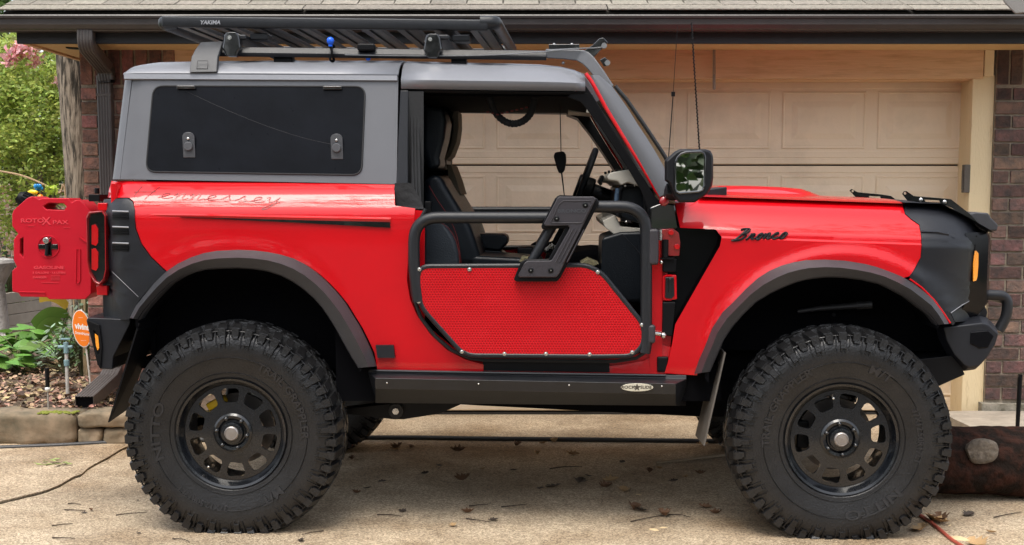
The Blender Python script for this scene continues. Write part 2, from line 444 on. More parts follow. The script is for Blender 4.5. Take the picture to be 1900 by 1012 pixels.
sb = BM(); strip(sb, [(204 + 53 * k / 8, 500 + 51 * k / 8) for k in range(9)], fcorner, off=.0035); obj('trim_crease', sb, mat('crease_highlight', (.22, .22, .24), .4), car)
# sculpted shoulder groove; a black strip paints in the shade along it
gb = BM(); plate(gb, [(p.x, p.z) for p in [T(a, b, yq) for a, b in [(335,403),(724,413),(725,423),(560,414)]]], (), .100, .112)
obj('shoulder_groove_shade', gb, GLB, car)
gb = BM()
loft(gb, [[T(a, b, yq) + Vector((0, q, 0)) for (q, b) in ((.006, b0 - 5), (.004 - .015 * s, b0), (.004 - .009 * s, b0 + 5 * s), (.008, b0 + 5))] for a, b0, s in [(262, 398, .1), (300, 399, .5), (400, 400.5, .9), (550, 404, 1), (725, 407, 1)]])
obj('shoulder_ledge', gb, RED, car, smooth=20)
gb = BM(); plate(gb, [(p.x, p.z) for p in [T(a, b, yq) for a, b in [(698,640),(731,640),(734,663),(702,663)]]], (), .105, .13)
obj('rocker_patch', gb, CLAD, car)
# black sill plate and red front end of the rocker
yr = lambda x, z: .150 + max(0, (z - .68)) * .12
panel('rocker_panel', [(897,677),(897,691),(1236,695),(1240,672),(1247,645),(1228,640),(1219,655),(1195,670),(1150,678),(1128,680),(1000,679)], yr, RED, car)
panel('sill_plate', [(896,668),(1131,672),(1131,691),(896,688)], lambda x, z: .140, BLK, car)
# inner door jamb (recessed) and hinge pillar
yj = lambda x, z: .175
panel('door_jamb', [(735,386),(788,392),(788,600),(812,622),(850,652),(890,664),(1170,664),(1200,650),(1204,440),(1232,440),(1248,600),(1240,690),(900,690),(800,690),(735,640)], yj, RED, car)
panel('hinge_pillar', [(1205,440),(1229,440),(1229,660),(1218,688),(1205,690)], lambda x, z: .150, RED, car)
# recessed seal gap beside the door opening
sb = BM(); tube(sb, [T(a, b, .125) for a, b in [(790,388),(779,410),(768,440),(762,500),(765,545),(781,590),(808,625),(838,650),(872,665),(900,669),(1140,671),(1180,665),(1203,650),(1210,630)]], .008, n=8)
obj('door_seal', sb, RUBD, car)
# --- front fender
f_out = [(1252,372),(1300,365),(1400,367),(1500,371),(1600,375),(1675,378),(1676,388),(1679,398),(1690,408),(1705,418),(1708,434),(1708,478),(1698,497),(1687,513)] + \
        [(a + 4, b + 3) for a, b in flare_f_out[::-1] if a < 1680] + [(1233,693),(1240,670),(1247,640),(1253,602),(1336,457),(1339,440),(1328,426),(1262,423),(1256,395)]
panel('front_fender', f_out, yfd, RED, car, dx=.03, smooth=24, cuts=FCUT, shear=.034)
panel('fender_vent', [(1258,420),(1330,424),(1342,440),(1338,458),(1258,604),(1250,640),(1234,640),(1240,470)], lambda x, z: .185, NOSE, car)
def ycl(x, z): return yfd(x, z) - .004
c_out = [(1678,375),(1713,374),(1745,379),(1770,389),(1790,403),(1813,419),(1829,431),(1813,436),(1809,450),(1807,467),(1805,531),(1806,553),(1784,567),(1763,581),(1772,600),(1768,604),(1750,584),(1733,560),(1712,536),(1692,520),(1687,513),(1699,498),(1709,478),(1709,434),(1706,417),(1690,406),(1679,396)]
panel('front_corner_trim', c_out, ycl, CLAD, car, th=.02)
panel('lower_corner_trim', [(1806,556),(1826,565),(1832,580),(1828,594),(1772,598),(1765,582)], lambda x, z: yfd(x, z) + .012, CLAD, car, th=.03)
sb = BM(); strip(sb, [(1806,554),(1784,567),(1764,581)], ycl, rad=.002); obj('trim_crease', sb, bpy.data.materials['crease_highlight'], car)
gb = BM(); loft(gb, [[T(a, b, ycl) + Vector((0, q * s, 0)) for (q, b) in ((.006, b0 - 4), (-.012, b0), (.006, b0 + 4))] for a, b0, s in [(1709, 430, .8), (1740, 431, .8), (1760, 435, .3), (1772, 438, -.4)]])
obj('corner_ledge', gb, CLAD, car, smooth=20)
# --- wheel-arch flares
def flare(o, i, hub, front):
    def build(bm):
        secs = []
        n = len(o)
        for k, (a, b) in enumerate(zip(o, i)):
            t = k / (n - 1)
            mid = (a[0] * .55 + b[0] * .45, a[1] * .55 + b[1] * .45)
            A0 = T(*a, lambda x, z: .118); A1 = T(*a, lambda x, z: .092); M1 = T(*mid, .028); B1 = T(*b, .060); B2 = T(*b, .050)
            dirn = Vector((hub.x - B2.x, 0, hub.z - B2.z)).normalized()
            secs.append([A0 + Vector((0, .02, 0)), A1, M1, B1, B1 + dirn * .006 + Vector((0, .012, 0)), B1 + dirn * .004 + Vector((0, .09, 0))])
        loft(bm, secs, caps=True, closed=True)
    twin('fender_flare', build, FLARE, car, smooth=18)
flare(flare_r_out, flare_r_in, HR, 0); flare(flare_f_out, flare_f_in, HF, 1)
# red piping along the flare edge by the dark corners
sb = BM(); tube(sb, [T(a, b, .09) for a, b in [(1688,518),(1710,534),(1733,557),(1750,580),(1763,600)]], .004, n=6)
obj('flare_gap_edge', sb, RED, car)
# --- hood
def hood(bm):
    xs = [1297, 1310, 1330, 1347, 1360, 1400, 1440, 1480, 1517, 1535, 1557, 1600, 1640, 1677]
    secs = []
    for px in xs:
        pe = 365 + (px - 1297) * (378 - 365) / 380
        e = T(px, pe, .262); c = T(px, pe, 1.04)
        if 1330 < px < 1557:
            b = {1347: .022, 1360: .032, 1400: .035, 1440: .036, 1480: .035, 1517: .03, 1535: .018}.get(px, 0)
        else: b = 0
        drop = 0
        prof = [(.262, 0), (.30, .006), (.42, .014), (.56, .018), (.60, .019 + b * .3), (.66, .020 + b), (.80, .021 + b), (1.04, .024 + b)]
        s = [Vector((e.x, y, e.z + z + drop)) for y, z in prof]
        s += [Vector((e.x, WD - p.y, p.z)) for p in s[-2::-1]]
        secs.append(s)
    loft(bm, secs, caps=False, closed=False)
bm = BM(); hood(bm); obj('hood', bm, RED, car, smooth=28)
hb = BM()
e = T(1318, 360, .3); e2 = T(1352, 352, .3)
loft(hb, [[(x, y0, z + .0), (x, y0, z - .04), (x, WD - y0, z - .04), (x, WD - y0, z)] for x, y0, z in [(T(1285, 366, .3).x, .32, e.z + .01), (e2.x, .36, e2.z + .012)]])
obj('cowl', hb, CLAD, car, bevel=.005)
# front nose: grille panel closing the front
nb = BM()
xa = T(1812, 437, .2); xg = T(1838, 450, .30)
zt, zbm = T(1812, 432, .2).z, T(1812, 592, .2).z
prof = [(.20, xa.x - .05), (.235, xa.x + .0), (.27, xg.x - .03), (.34, xg.x), (.5, xg.x + .03), (1.04, xg.x + .045)]
prof += [(WD - y, x) for y, x in prof[-2::-1]]
loft(nb, [[(x, y, zt + .0) for y, x in prof], [(x + .012, y, zt - .03) for y, x in prof], [(x + .012, y, zbm + .06) for y, x in prof], [(x - .03, y, zbm) for y, x in prof]], caps=False, closed=False)
obj('grille', nb, NOSE, car, smooth=25)
nb = BM()   # nose cap above the grille
loft(nb, [[(T(1745, 378, .26).x, y, T(1745, 378, .26).z + .012 * math.sin(max(0, min(1, (y - .26) / (WD - .52))) * math.pi)) for y in [.24, .4, .7, 1.04, 1.38, 1.68, 1.84]],
          [(T(1790, 403, .26).x, y, T(1790, 401, .26).z + .02 * math.sin((y - .24) / (WD - .48) * math.pi)) for y in [.24, .4, .7, 1.04, 1.38, 1.68, 1.84]],
          [(xg.x + .01 * 0 + .04 * math.sin((y - .24) / (WD - .48) * math.pi), y, T(1829, 432, .26).z) for y in [.24, .4, .7, 1.04, 1.38, 1.68, 1.84]]], caps=False, closed=False)
loft(nb, [[(T(1675, 374, .26).x, y, T(1675, 376, .26).z + .02 * math.sin((y - .24) / (WD - .48) * math.pi)) for y in [.24, .4, .7, 1.04, 1.38, 1.68, 1.84]],
          [(T(1745, 378, .26).x, y, T(1745, 378, .26).z + .012 * math.sin(max(0, min(1, (y - .26) / (WD - .52))) * math.pi)) for y in [.24, .4, .7, 1.04, 1.38, 1.68, 1.84]]], caps=False, closed=False)
obj('nose_cap', nb, CLAD, car, smooth=40)
nb = BM(); P = [T(a, b, .8) for a, b in [(1770,402),(1798,393),(1822,395),(1826,403),(1840,417),(1838,428),(1800,428),(1770,415)]]; plate(nb, [(p.x, p.z) for p in P], (), .70, WD - .70); obj('nose_badge_panel', nb, FLARE, car, bevel=.008)
def hl(bm):
    P = [T(a, b, .215) for a, b in [(1813,436),(1841,446),(1843,500),(1841,548),(1832,560),(1822,563),(1809,549),(1806,531),(1807,467)]]
    plate(bm, [(p.x, p.z) for p in P], (), .232, .30)
    for v in bm.verts:
        v.co.y += max(0, v.co.x - T(1815, 500, .2).x) * .9
twin('headlight', hl, NOSE, car, bevel=.006)
hlo = [o for o in car.children if o.name.startswith('headlight')]
def am(bm):
    P = [T(a, b, .215) for a, b in [(1808,466),(1813,466),(1818,471),(1818,492),(1816,514),(1813,521),(1806,523),(1806,490)]]
    plate(bm, [(p.x, p.z) for p in P], (), .216, .26)
    for v in bm.verts: v.co.y += max(0, v.co.x - T(1812, 500, .2).x) * .9
A, B = BM(), BM(); am(A); am(B); mirror_bm(B)
obj('amber_marker', A, AMB, hlo[0], bevel=.002); obj('amber_marker', B, AMB, hlo[-1], bevel=.002)
gb = BM(); tube(gb, [T(a, b, ycl) - Vector((0, .001, 0)) for a, b in [(1829,433),(1814,437),(1809,450),(1807,467),(1805.5,500),(1805,531),(1807,550),(1822,564)]], .0035, n=6); obj('headlight_gap', gb, DARK, car)
# --- front bumper
def bump(bm):
    top = [(1745,602),(1829,591),(1843,595),(1864,616)]
    P = [T(a, b, .16) for a, b in [(1745,601),(1790,596),(1829,591),(1843,595),(1864,616),(1857,641),(1840,670),(1822,691),(1800,694),(1790,689),(1768,664),(1752,632)]]
    def sec(y, cut, dx):
        return [Vector((p.x + dx - (cut if p.x > P[4].x - .1 else 0), y, p.z)) for p in P]
    cc = sum(P, Vector()) / len(P); s0 = [Vector((cc.x + (p.x - cc.x) * .86, .185, cc.z + (p.z - cc.z) * .80)) for p in P]
    s1 = [Vector((WD * 0 + v.x, WD - v.y, v.z)) for v in s0]
    secs = [s0, sec(.25, 0, .0), sec(.45, 0, .05), sec(1.04, 0, .09), sec(WD - .45, 0, .05), sec(WD - .25, 0, 0), s1]
    loft(bm, secs)
bm = BM(); bump(bm); fb = obj('front_bumper', bm, CLAD, car, bevel=.006, smooth=20)
nb = BM(); P = [T(a, b, .19) for a, b in [(1800,616),(1832,613),(1843,623),(1832,645),(1816,647),(1799,638)]]
plate(nb, [(p.x, p.z) for p in P], (), .180, .22); obj('recess_plate', nb, NOSE, fb, bevel=.004)
nb = BM(); P = [T(a, b, .21) for a, b in [(1700,668),(1775,660),(1792,696),(1740,719),(1715,712)]]
plate(nb, [(p.x, p.z) for p in P], (), .22, WD - .22); obj('skid_plate', nb, BLK, car, bevel=.004)
hp = []
b0, b1, b2 = T(1853, 606, .5), T(1869, 566, .5), T(1858, 551, .5)
def hoop(y0, s):
    return
tb = BM()
q = T(1836, 549, .42)
tube(tb, fillet([Vector((q.x - .05, .50, q.z)), Vector((b1.x, .50, q.z - .006)), Vector((b1.x, .50, b1.z - .05)), Vector((b0.x, .50, b0.z - .02))], .055), .024, n=14)
tube(tb, fillet([Vector((q.x - .05, WD - .5, q.z)), Vector((b1.x, WD - .5, q.z - .006)), Vector((b1.x, WD - .5, b1.z - .05)), Vector((b0.x, WD - .5, b0.z - .02))], .055), .024, n=14)
tube(tb, [(b1.x - .012, .5, q.z - .02), (b1.x - .012, WD - .5, q.z - .02)], .024, n=14)
obj('bull_bar', tb, TUBE, fb)
# --- rear bumper
def rb(bm):
    P = [T(a, b, .15) for a, b in [(166,589),(245,592),(244,600),(213,662),(211,685),(188,684),(183,672),(163,594)]]
    secs = []
    for y, d in ((.13, 0), (.18, -.012), (.5, -.03), (WD - .5, -.03), (WD - .18, -.012), (WD - .13, 0)):
        secs.append([Vector((p.x + (d if p.x < P[4].x else 0), y, p.z)) for p in P])
    loft(bm, secs)
bm = BM(); rb(bm); rbo = obj('rear_bumper', bm, CLAD, car, bevel=.005, smooth=20)
nb = BM(); P = [T(a, b, .13) for a, b in [(163,594),(186,603),(191,640),(188,684),(182,676)]]
plate(nb, [(p.x, p.z) for p in P], [[(p.x, p.z) for p in [T(a, b, .13) for a, b in [(175,612),(183,618),(187,650),(184,658),(178,640)]]]], .118, .129)
obj('end_plate', nb, BLK, rbo, bevel=.002)
nb = BM(); P = [T(a, b, .13) for a, b in [(178,619),(184,624),(186,645),(183,650),(180,641)]]; plate(nb, [(p.x, p.z) for p in P], (), .116, .124)
obj('side_marker', nb, AMB, rbo)
# --- tail lights
def tl(bm):
    o_ = [T(a, b, .2) for a, b in [(172,393),(196,391),(203,400),(204,500),(200,520),(191,528),(182,524),(172,505),(168,485),(167,402)]]
    i_ = [T(a, b, .2) for a, b in [(174,397),(196,394),(201,402),(202,499),(198,516),(191,524),(183,520),(174,503),(170.5,484),(169.5,405)]]
    plate(bm, [(p.x, p.z) for p in o_], [[(p.x, p.z) for p in i_]], .150, .26)
tlo = twin('tail_light', tl, mat('lamp_frame_red', (.30, .003, .006), .3, coat=1), car, bevel=.004)
for k, t_ in enumerate(tlo):
    bm = BM(); i_ = [T(a, b, .2) for a, b in [(174,397),(196,394),(201,402),(202,499),(198,516),(191,524),(183,520),(174,503),(170.5,484),(169.5,405)]]
    plate(bm, [(p.x, p.z) for p in i_], (), .172, .25)
    if k: mirror_bm(bm)
    obj('lamp_housing', bm, GLB, t_)
    bm = BM()
    for y0, y1 in ((416, 456), (460, 502)):
        P = [T(a, b, .2) for a, b in [(175,y0+2),(182,y0),(187,y0+8),(187,y1-6),(183,y1),(175,y1-3)]]
        plate(bm, [(p.x, p.z) for p in P], (), .164, .173)
    if k: mirror_bm(bm)
    obj('red_lens', bm, REDL, t_, bevel=.001)
# tailgate: red rear wall, and small red hinge tabs
bm = BM(); xr = XREAR
loft(bm, [[(xr + .02, y, z0), (xr + .02, y, z0 - .62), (xr + .05, y, z0 - .62), (xr + .05, y, z0)] for y, z0 in ((.17, ZB - .0), (WD - .17, ZB - .0))])
tg = obj('tailgate', bm, RED, car, bevel=.01)
bm = BM()
for a, b, c, d in ((182, 377, 192, 391), (180, 530, 192, 548)):
    A, B = T(a, b, .2), T(c, d, .2); box2(bm, (A.x, .19, B.z), (B.x + .02, .25, A.z))
obj('tailgate_hinge', bm, RED, tg, bevel=.004)
bm = BM(); A, B = T(171, 361, .35), T(192, 374, .35); box2(bm, (A.x, .3, B.z), (B.x, .5, A.z)); cyl(bm, T(180, 360, .4), T(180, 349, .4), .011)
obj('spare_wheel_bracket', bm, BLK, car, bevel=.003)
# --- hardtop
h_out = [(223,333),(247,138),(350,137),(600,139),(739,141),(736,342),(470,337)]
win = [(p.x, p.y) for p in fillet([Vector(q) for q in ((285,160,0),(678,161,0),(671,325,0),(271,319,0))], 19, 6, True)]
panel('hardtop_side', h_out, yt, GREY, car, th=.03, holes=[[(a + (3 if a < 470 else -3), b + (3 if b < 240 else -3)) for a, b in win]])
def rpil(bm):
    secs = []
    for k in range(9):
        t = k / 8; b = 138 + 195 * t; r0 = T(245 - 23 * t, b, yt); l0 = T(229 - 24 * t, b, yt); r0.y += .004
        m0 = r0.lerp(l0, .55) + Vector((0, .006, 0)); l1 = l0 + Vector((.006, .03, 0)); l2 = l0 + Vector((-.03, .12, 0))
        secs.append([r0, m0, l0 + Vector((.004, .016, 0)), l1 + Vector((-.008, .02, 0)), l2, l2 + Vector((.03, .01, 0)), r0 + Vector((0, .03, 0))])
    loft(bm, secs)
twin('rear_pillar', rpil, GREY, car, smooth=60)
bm = BM(); loft(bm, [[(T(226, 140, .35).x + .03, y, T(226, 140, .35).z), (T(205, 333, .3).x + .03, y, T(205, 333, .3).z), (T(205, 333, .3).x + .06, y, T(205, 333, .3).z), (T(226, 140, .35).x + .06, y, T(226, 140, .35).z)] for y in (.36, WD - .36)]); obj('rear_window', bm, WPL, car)
panel('side_window', win, lambda x, z: yt(x, z) - .004, WPL, car, th=.006)
wpo = [o for o in car.children if o.name.startswith('side_window')][0]
sb = BM(); tube(sb, [T(a, b, yt) - Vector((0, .004, 0)) for a, b in win], .0035, n=6, closed=True)
obj('window_seal', sb, RUBD, wpo)
for (a, b) in ((347, 163), (618, 164)):
    bm = BM(); c = T(a, b, yt); box(bm, (c.x, c.y - .012, c.z), (.082, .014, .013)); cyl(bm, (c.x - .038, c.y - .018, c.z + .004), (c.x + .038, c.y - .018, c.z + .004), .004)
    obj('window_hinge', bm, GLB, wpo, bevel=.002)
bm = BM(); tube(bm, catmull([T(a, b, yt) - Vector((0, .0045, 0)) for a, b in [(338,166),(420,204),(500,236),(570,258),(626,270)]], 6), .0004, n=4); obj('window_strut_mark', bm, FLARE, wpo)
for (a, b) in ((352, 270), (626, 273)):
    bm = BM(); o_ = [(-11, 23), (11, 23), (11, -17), (8, -22), (3, -24), (-3, -24), (-8, -22), (-11, -17)]
    P = [T(a + u, b + v, yt) for u, v in o_]; c = T(a, b, yt); y = c.y - .008
    plate(bm, [(p.x, p.z) for p in P], (), y - .010, y)
    m_ = obj('window_latch', bm, mat('latch_plastic', (.065, .067, .073), .5, bump=.1), wpo, bevel=.0025)
    bm = BM(); k = T(a, b + 2, yt); cyl(bm, (k.x, y - .022, k.z), (k.x, y - .009, k.z), .019); obj('latch_knob', bm, bpy.data.materials['latch_plastic'], m_, bevel=.003) if 0 else None
    bm2 = BM(); k2 = T(a, b - 12, yt); ball(bm2, (k2.x, y - .011, k2.z), .007)
    bm3 = bm; 
    tmp = obj('latch_knob', bm3, mat('latch_knob_plastic', (.085, .087, .095), .45), wpo, bevel=.003)
    obj('latch_bolt', bm2, CHR, wpo)
# roof, rear part and front part (separate panels, seam at px 740)
def roofsecs(bm, st):
    secs = []
    for px, pys in st:   # py of: gutter seam, edge, shoulder, top
        a = T(px, pys[0], .300); b = T(px, pys[1], .330); c = T(px, pys[2], .39); d = T(px, pys[3], .52)
        s = [Vector((a.x, .296, a.z - .004)), Vector((a.x, .300, a.z + .002)), b, c, d]
        x = a.x
        s = [Vector((x, p.y, p.z)) for p in s] + [Vector((x, .80, d.z + .012)), Vector((x, 1.04, d.z + .014))]
        s += [Vector((x, WD - p.y, p.z)) for p in s[-2::-1]]
        secs.append(s)
    loft(bm, secs, caps=False, closed=False)
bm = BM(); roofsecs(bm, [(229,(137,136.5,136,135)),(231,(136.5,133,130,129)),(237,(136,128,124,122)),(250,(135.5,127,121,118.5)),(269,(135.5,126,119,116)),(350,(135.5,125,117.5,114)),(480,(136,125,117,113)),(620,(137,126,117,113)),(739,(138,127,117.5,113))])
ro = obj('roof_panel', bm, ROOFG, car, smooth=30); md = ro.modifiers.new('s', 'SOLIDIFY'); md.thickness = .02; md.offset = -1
bm = BM()
def roofsecs2(bm):
    secs = []
    for px, pys in [(744,(165,148,130,119,114)),(805,(166,149,132,120,115.5)),(870,(167,150,133,122,117)),(937,(168,151,135,123,118)),(1000,(168.5,152,136,125,120)),(1040,(169,153,138,127,124)),(1066,(169.3,154,142,134,130)),(1086,(169.5,155,147,141,138))]:
        ys = (.268, .262, .31, .37, .5)
        s = [T(px, p, y) for p, y in zip(pys, ys)]; x = s[1].x
        s = [Vector((x, p.y, p.z)) for p in s] + [Vector((x, .8, s[-1].z + .012)), Vector((x, 1.04, s[-1].z + .014))]
        s += [Vector((x, WD - p.y, p.z)) for p in s[-2::-1]]
        secs.append(s)
    loft(bm, secs, caps=False, closed=False)
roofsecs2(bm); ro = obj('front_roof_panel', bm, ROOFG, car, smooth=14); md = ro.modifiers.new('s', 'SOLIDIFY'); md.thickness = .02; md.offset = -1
# lip under the rear roof panel (light band)
def lip(bm):
    loft(bm, [[T(px, 137.5 + (px - 247) * .006, .296), T(px, 146.5 + (px - 247) * .006, .290), T(px, 149 + (px - 247) * .006, .302), T(px, 139 + (px - 247) * .006, .310)] for px in (230, 300, 480, 620, 737)])
twin('drip_rail', lip, ROOFG, car, smooth=15)
# windshield pillars, red edge piping, header
def apil(bm):
    ol = [(1092,140),(1098,152),(1112,180),(1130,211),(1150,241),(1172,275),(1193,310),(1211,342),(1224,366)]
    orr = [(1112,140),(1136,161),(1150,180),(1166,203),(1182,229),(1198,253),(1215,280),(1232,310),(1244,352)]
    n = len(ol); secs = []
    for k, (a, b) in enumerate(zip(ol, orr)):
        t = k / (n - 1); y = .305 + (.245 - .305) * t
        A, B = T(*a, y), T(*b, y + .012)
        M_ = (A + B) / 2; M_.y = y - .016
        secs.append([A, A * .7 + B * .3 + Vector((0, -.012, 0)), A * .3 + B * .7 + Vector((0, -.010, 0)), B, B + Vector((0, .05, 0)), A + Vector((0, .05, 0))])
    loft(bm, secs)
twin('windshield_pillar', apil, GREY, car, smooth=40)
def rpipe(bm):
    tube(bm, [T(a, b, .30 - .055 * k / 7) for k, (a, b) in enumerate([(1087,137),(1098,152),(1124,200),(1156,253),(1192,310),(1217,353),(1229,370),(1240,378)])], .0085, n=10)
twin('pillar_piping', rpipe, RED, car)
def btrim(bm):
    o_ = [(1086,158),(1100,178),(1128,225),(1160,277),(1195,332),(1215,365),(1232,380),(1232,440)]
    i_ = [(1052,180),(1078,190),(1108,228),(1138,272),(1166,315),(1188,352),(1200,385),(1208,440)]
    secs = [[T(*a, .275), T(*b, .285), T(*b, .40), T(*a, .40)] for a, b in zip(o_, i_)]
    loft(bm, secs)
twin('pillar_trim', btrim, BLK, car, smooth=40, bevel=.004)
def hdr(bm):
    secs = [[T(x, 170 + d, .275), T(x, 175 + d, .285), T(x, 175 + d, .40), T(x, 168 + d, .40)] for x, d in ((744, -3), (900, -1), (1080, 2), (1100, 6))]
    loft(bm, secs)
twin('door_header', hdr, BLK, car, smooth=40, bevel=.003)
def bp(bm):
    loft(bm, [[T(a, b, .268 - .06 * t), T(c, b, .268 - .06 * t), T(c, b, .40), T(a, b, .40)] for a, b, c, t in ((743, 168, 758, 0), (739, 260, 757, .5), (735, 346, 757, 1))])
twin('b_pillar', bp, CLAD, car, smooth=30, bevel=.004)
def bp2(bm):
    for k in range(3):
        tube(bm, [T(763 + k * 6, 176, .285), T(764 + k * 6, 260, .27), T(766 + k * 6, 350, .24), T(768 + k * 6, 392, .22)], .0085, n=8)
    loft(bm, [[T(757, y, .27), T(786, y, .27), T(786, y, .40), T(757, y, .40)] for y in (170, 392)])
twin('door_frame_seal', bp2, RUBD, car)
bm = BM(); 
secs = []
for k, (y, w0, w1) in enumerate(((340, 733, 764), (352, 731, 770), (366, 733, 778), (380, 736, 784), (388, 744, 786))):
    secs.append([T(w0, y, .19 - .01 * (k % 2)), T((w0 + w1) / 2, y, .175 + .012 * (k % 2)), T(w1, y, .19), T(w1, y, .28), T(w0, y, .28)])
loft(bm, secs); obj('folded_fabric_seal', bm, mat('black_fabric', (.02, .02, .021), .8, bump=.5, bscale=25), car, smooth=60)
# windshield glass and frame
bm = BM()
gl = [(1140,166),(1150,176),(1180,211),(1210,250),(1238,288)]
loft(bm, [[T(*g, .33) + Vector((.0, 0, 0)), T(*g, .6) * 1 + Vector((.035, 0, 0)), Vector((T(*g, .33).x + .05, 1.04, T(*g, .33).z)), Vector((T(*g, .33).x + .035, WD - .6, T(*g, .33).z)), Vector((T(*g, .33).x, WD - .33, T(*g, .33).z))] for g in [(1118,150),(1150,190),(1182,236),(1213,282),(1244,330),(1258,352)]], caps=False, closed=False)
obj('windshield', bm, WGLASS, car, smooth=60)
bm = BM()
for yy in (.325,):
    tube(bm, [T(a, b, yy) + Vector((.012, 0, 0)) for a, b in [(1136,160),(1158,186),(1190,232),(1222,280),(1250,325)]], .009, n=8)
    tube(bm, [Vector((v.x, WD - v.y, v.z)) for v in [T(a, b, yy) + Vector((.012, 0, 0)) for a, b in [(1136,160),(1158,186),(1190,232),(1222,280),(1250,325)]]], .009, n=8)
obj('windshield_seal', bm, RUBD, car)
# --- mirror
bm = BM()
mo = [(1234,298),(1253,281),(1262,277),(1310,277),(1319,280),(1323,288),(1323,330),(1321,346),(1313,360),(1289,376),(1261,376),(1251,366),(1240,340),(1234,335)]
P = [T(a, b, -.06) for a, b in mo]; c = sum(P, Vector()) / len(P)
secs = [[Vector((c.x + (p.x - c.x) * s + dx, y + (p.x - c.x) * .12, c.z + (p.z - c.z) * s)) for p in P] for s, y, dx in ((.93, -.075, 0), (1, -.065, 0), (1, -.02, .0), (.93, .04, .02), (.72, .09, .04))]
loft(bm, secs); hsg = obj('side_mirror', bm, mat('mirror_housing', (.009, .009, .011), .35, bump=.05, bscale=400, spec=.3), car, bevel=.004, smooth=40)
bm = BM(); g = [(1252,303),(1256,293),(1263,286),(1272,283),(1300,282),(1306,285),(1308,292),(1307,345),(1303,353),(1296,356),(1260,359),(1254,356),(1252,350)]
Pg = [T(a, b, -.07) for a, b in g]
def mf(v): return Vector((v.x, v.y + (v.x - c.x) * .12, v.z))
plate(bm, [(p.x, p.z) for p in Pg], (), -.079, -.07, mf); obj('mirror_glass', bm, MIR, hsg)
bm = BM(); tube(bm, [mf(Vector((p.x, -.078, p.z))) for p in Pg], .005, n=8, closed=True); obj('mirror_bezel', bm, GLB, hsg)
bm = BM(); loft(bm, [[T(a, b, y), T(a, b + 22, y), T(a + 40, b + 22, y + .02), T(a + 40, b, y + .02)] for a, b, y in ((1236, 340, -.02), (1232, 350, .24))]); obj('mirror_arm', bm, CLAD, hsg, bevel=.006)
bm = BM()
for side in (0,):
    secs2 = [[Vector((q.x, WD - q.y, q.z)) for q in s] for s in secs]
    loft(bm, secs2)
obj('side_mirror', bm, bpy.data.materials['mirror_housing'], car, bevel=.004, smooth=40)
# red hinge hardware by the front pillar
bm = BM(); P = [T(a, b, .15) for a, b in [(1224,426),(1248,424),(1259,432),(1262,450),(1260,475),(1226,476)]]; plate(bm, [(p.x, p.z) for p in P], (), .135, .16)
hp_ = obj('hinge_plate', bm, mat('dark_red_paint', (.30, .006, .01), .35, coat=1), car, bevel=.004)
bm = BM()
for a, b in ((1245, 432), (1256, 458)): q = T(a, b, .13); cyl(bm, (q.x, .118, q.z), (q.x, .14, q.z), .012)
obj('hinge_bolt', bm, RED, hp_, bevel=.003)
bm = BM(); q = T(1234, 458, .12); cyl(bm, (q.x, .12, q.z - .045), (q.x, .12, q.z + .03), .014); box(bm, (q.x + .01, .128, q.z - .05), (.06, .03, .008)); obj('hinge_pin', bm, BLK, hp_)
bm = BM(); q = T(1225, 433, .12); cyl(bm, (q.x, .118, q.z - .03), (q.x, .118, q.z + .015), .009); q = T(1227, 487, .12); ball(bm, (q.x, .12, q.z), .009)
q = T(1218, 618, .11); cyl(bm, (q.x - .02, .11, q.z), (q.x + .035, .13, q.z - .01), .009); ball(bm, (q.x + .03, .12, q.z - .012), .014)
obj('steel_fastener', bm, CHR, hp_)
for (o_, m_) in (([(1229,480),(1256,480),(1254,505),(1229,505)], BLK), ([(1231,510),(1255,510),(1256,556),(1229,558)], RED), ([(1229,560),(1253,560),(1247,624),(1228,622)], BLK), ([(1219,662),(1240,662),(1237,690),(1219,690)], BLK)):
    bm = BM(); P = [T(a, b, .15) for a, b in o_]; plate(bm, [(p.x, p.z) for p in P], (), .138, .17); obj('pillar_cover', bm, m_, car, bevel=.006)
bm = BM(); P = [T(a, b, .15) for a, b in [(1234,514),(1250,514),(1251,548),(1246,554),(1233,552)]]; plate(bm, [(p.x, p.z) for p in P], (), .130, .15); 
q = T(1243, 530, .13); box(bm, (q.x, .128, q.z), (.012, .01, .06)); obj('door_check_socket', bm, GLB, car, bevel=.003)
bm = BM(); tube(bm, fillet([T(a, b, .14) for a, b in [(1246,512),(1231,512),(1231,556),(1246,556)]], .02), .005, n=6); obj('socket_surround', bm, RED, car)
q = T(1232, 374, .15); bm = BM(); ball(bm, q, .02, (1, .5, 1)); obj('cowl_fastener', bm, bpy.data.materials['dark_red_paint'], car)
bm = BM(); P = [T(a, b, .2) for a, b in [(1205,385),(1230,376),(1252,380),(1260,424),(1205,440)]]; plate(bm, [(p.x, p.z) for p in P], (), .19, .26); obj('pillar_base_cover', bm, GLB, car, bevel=.008)
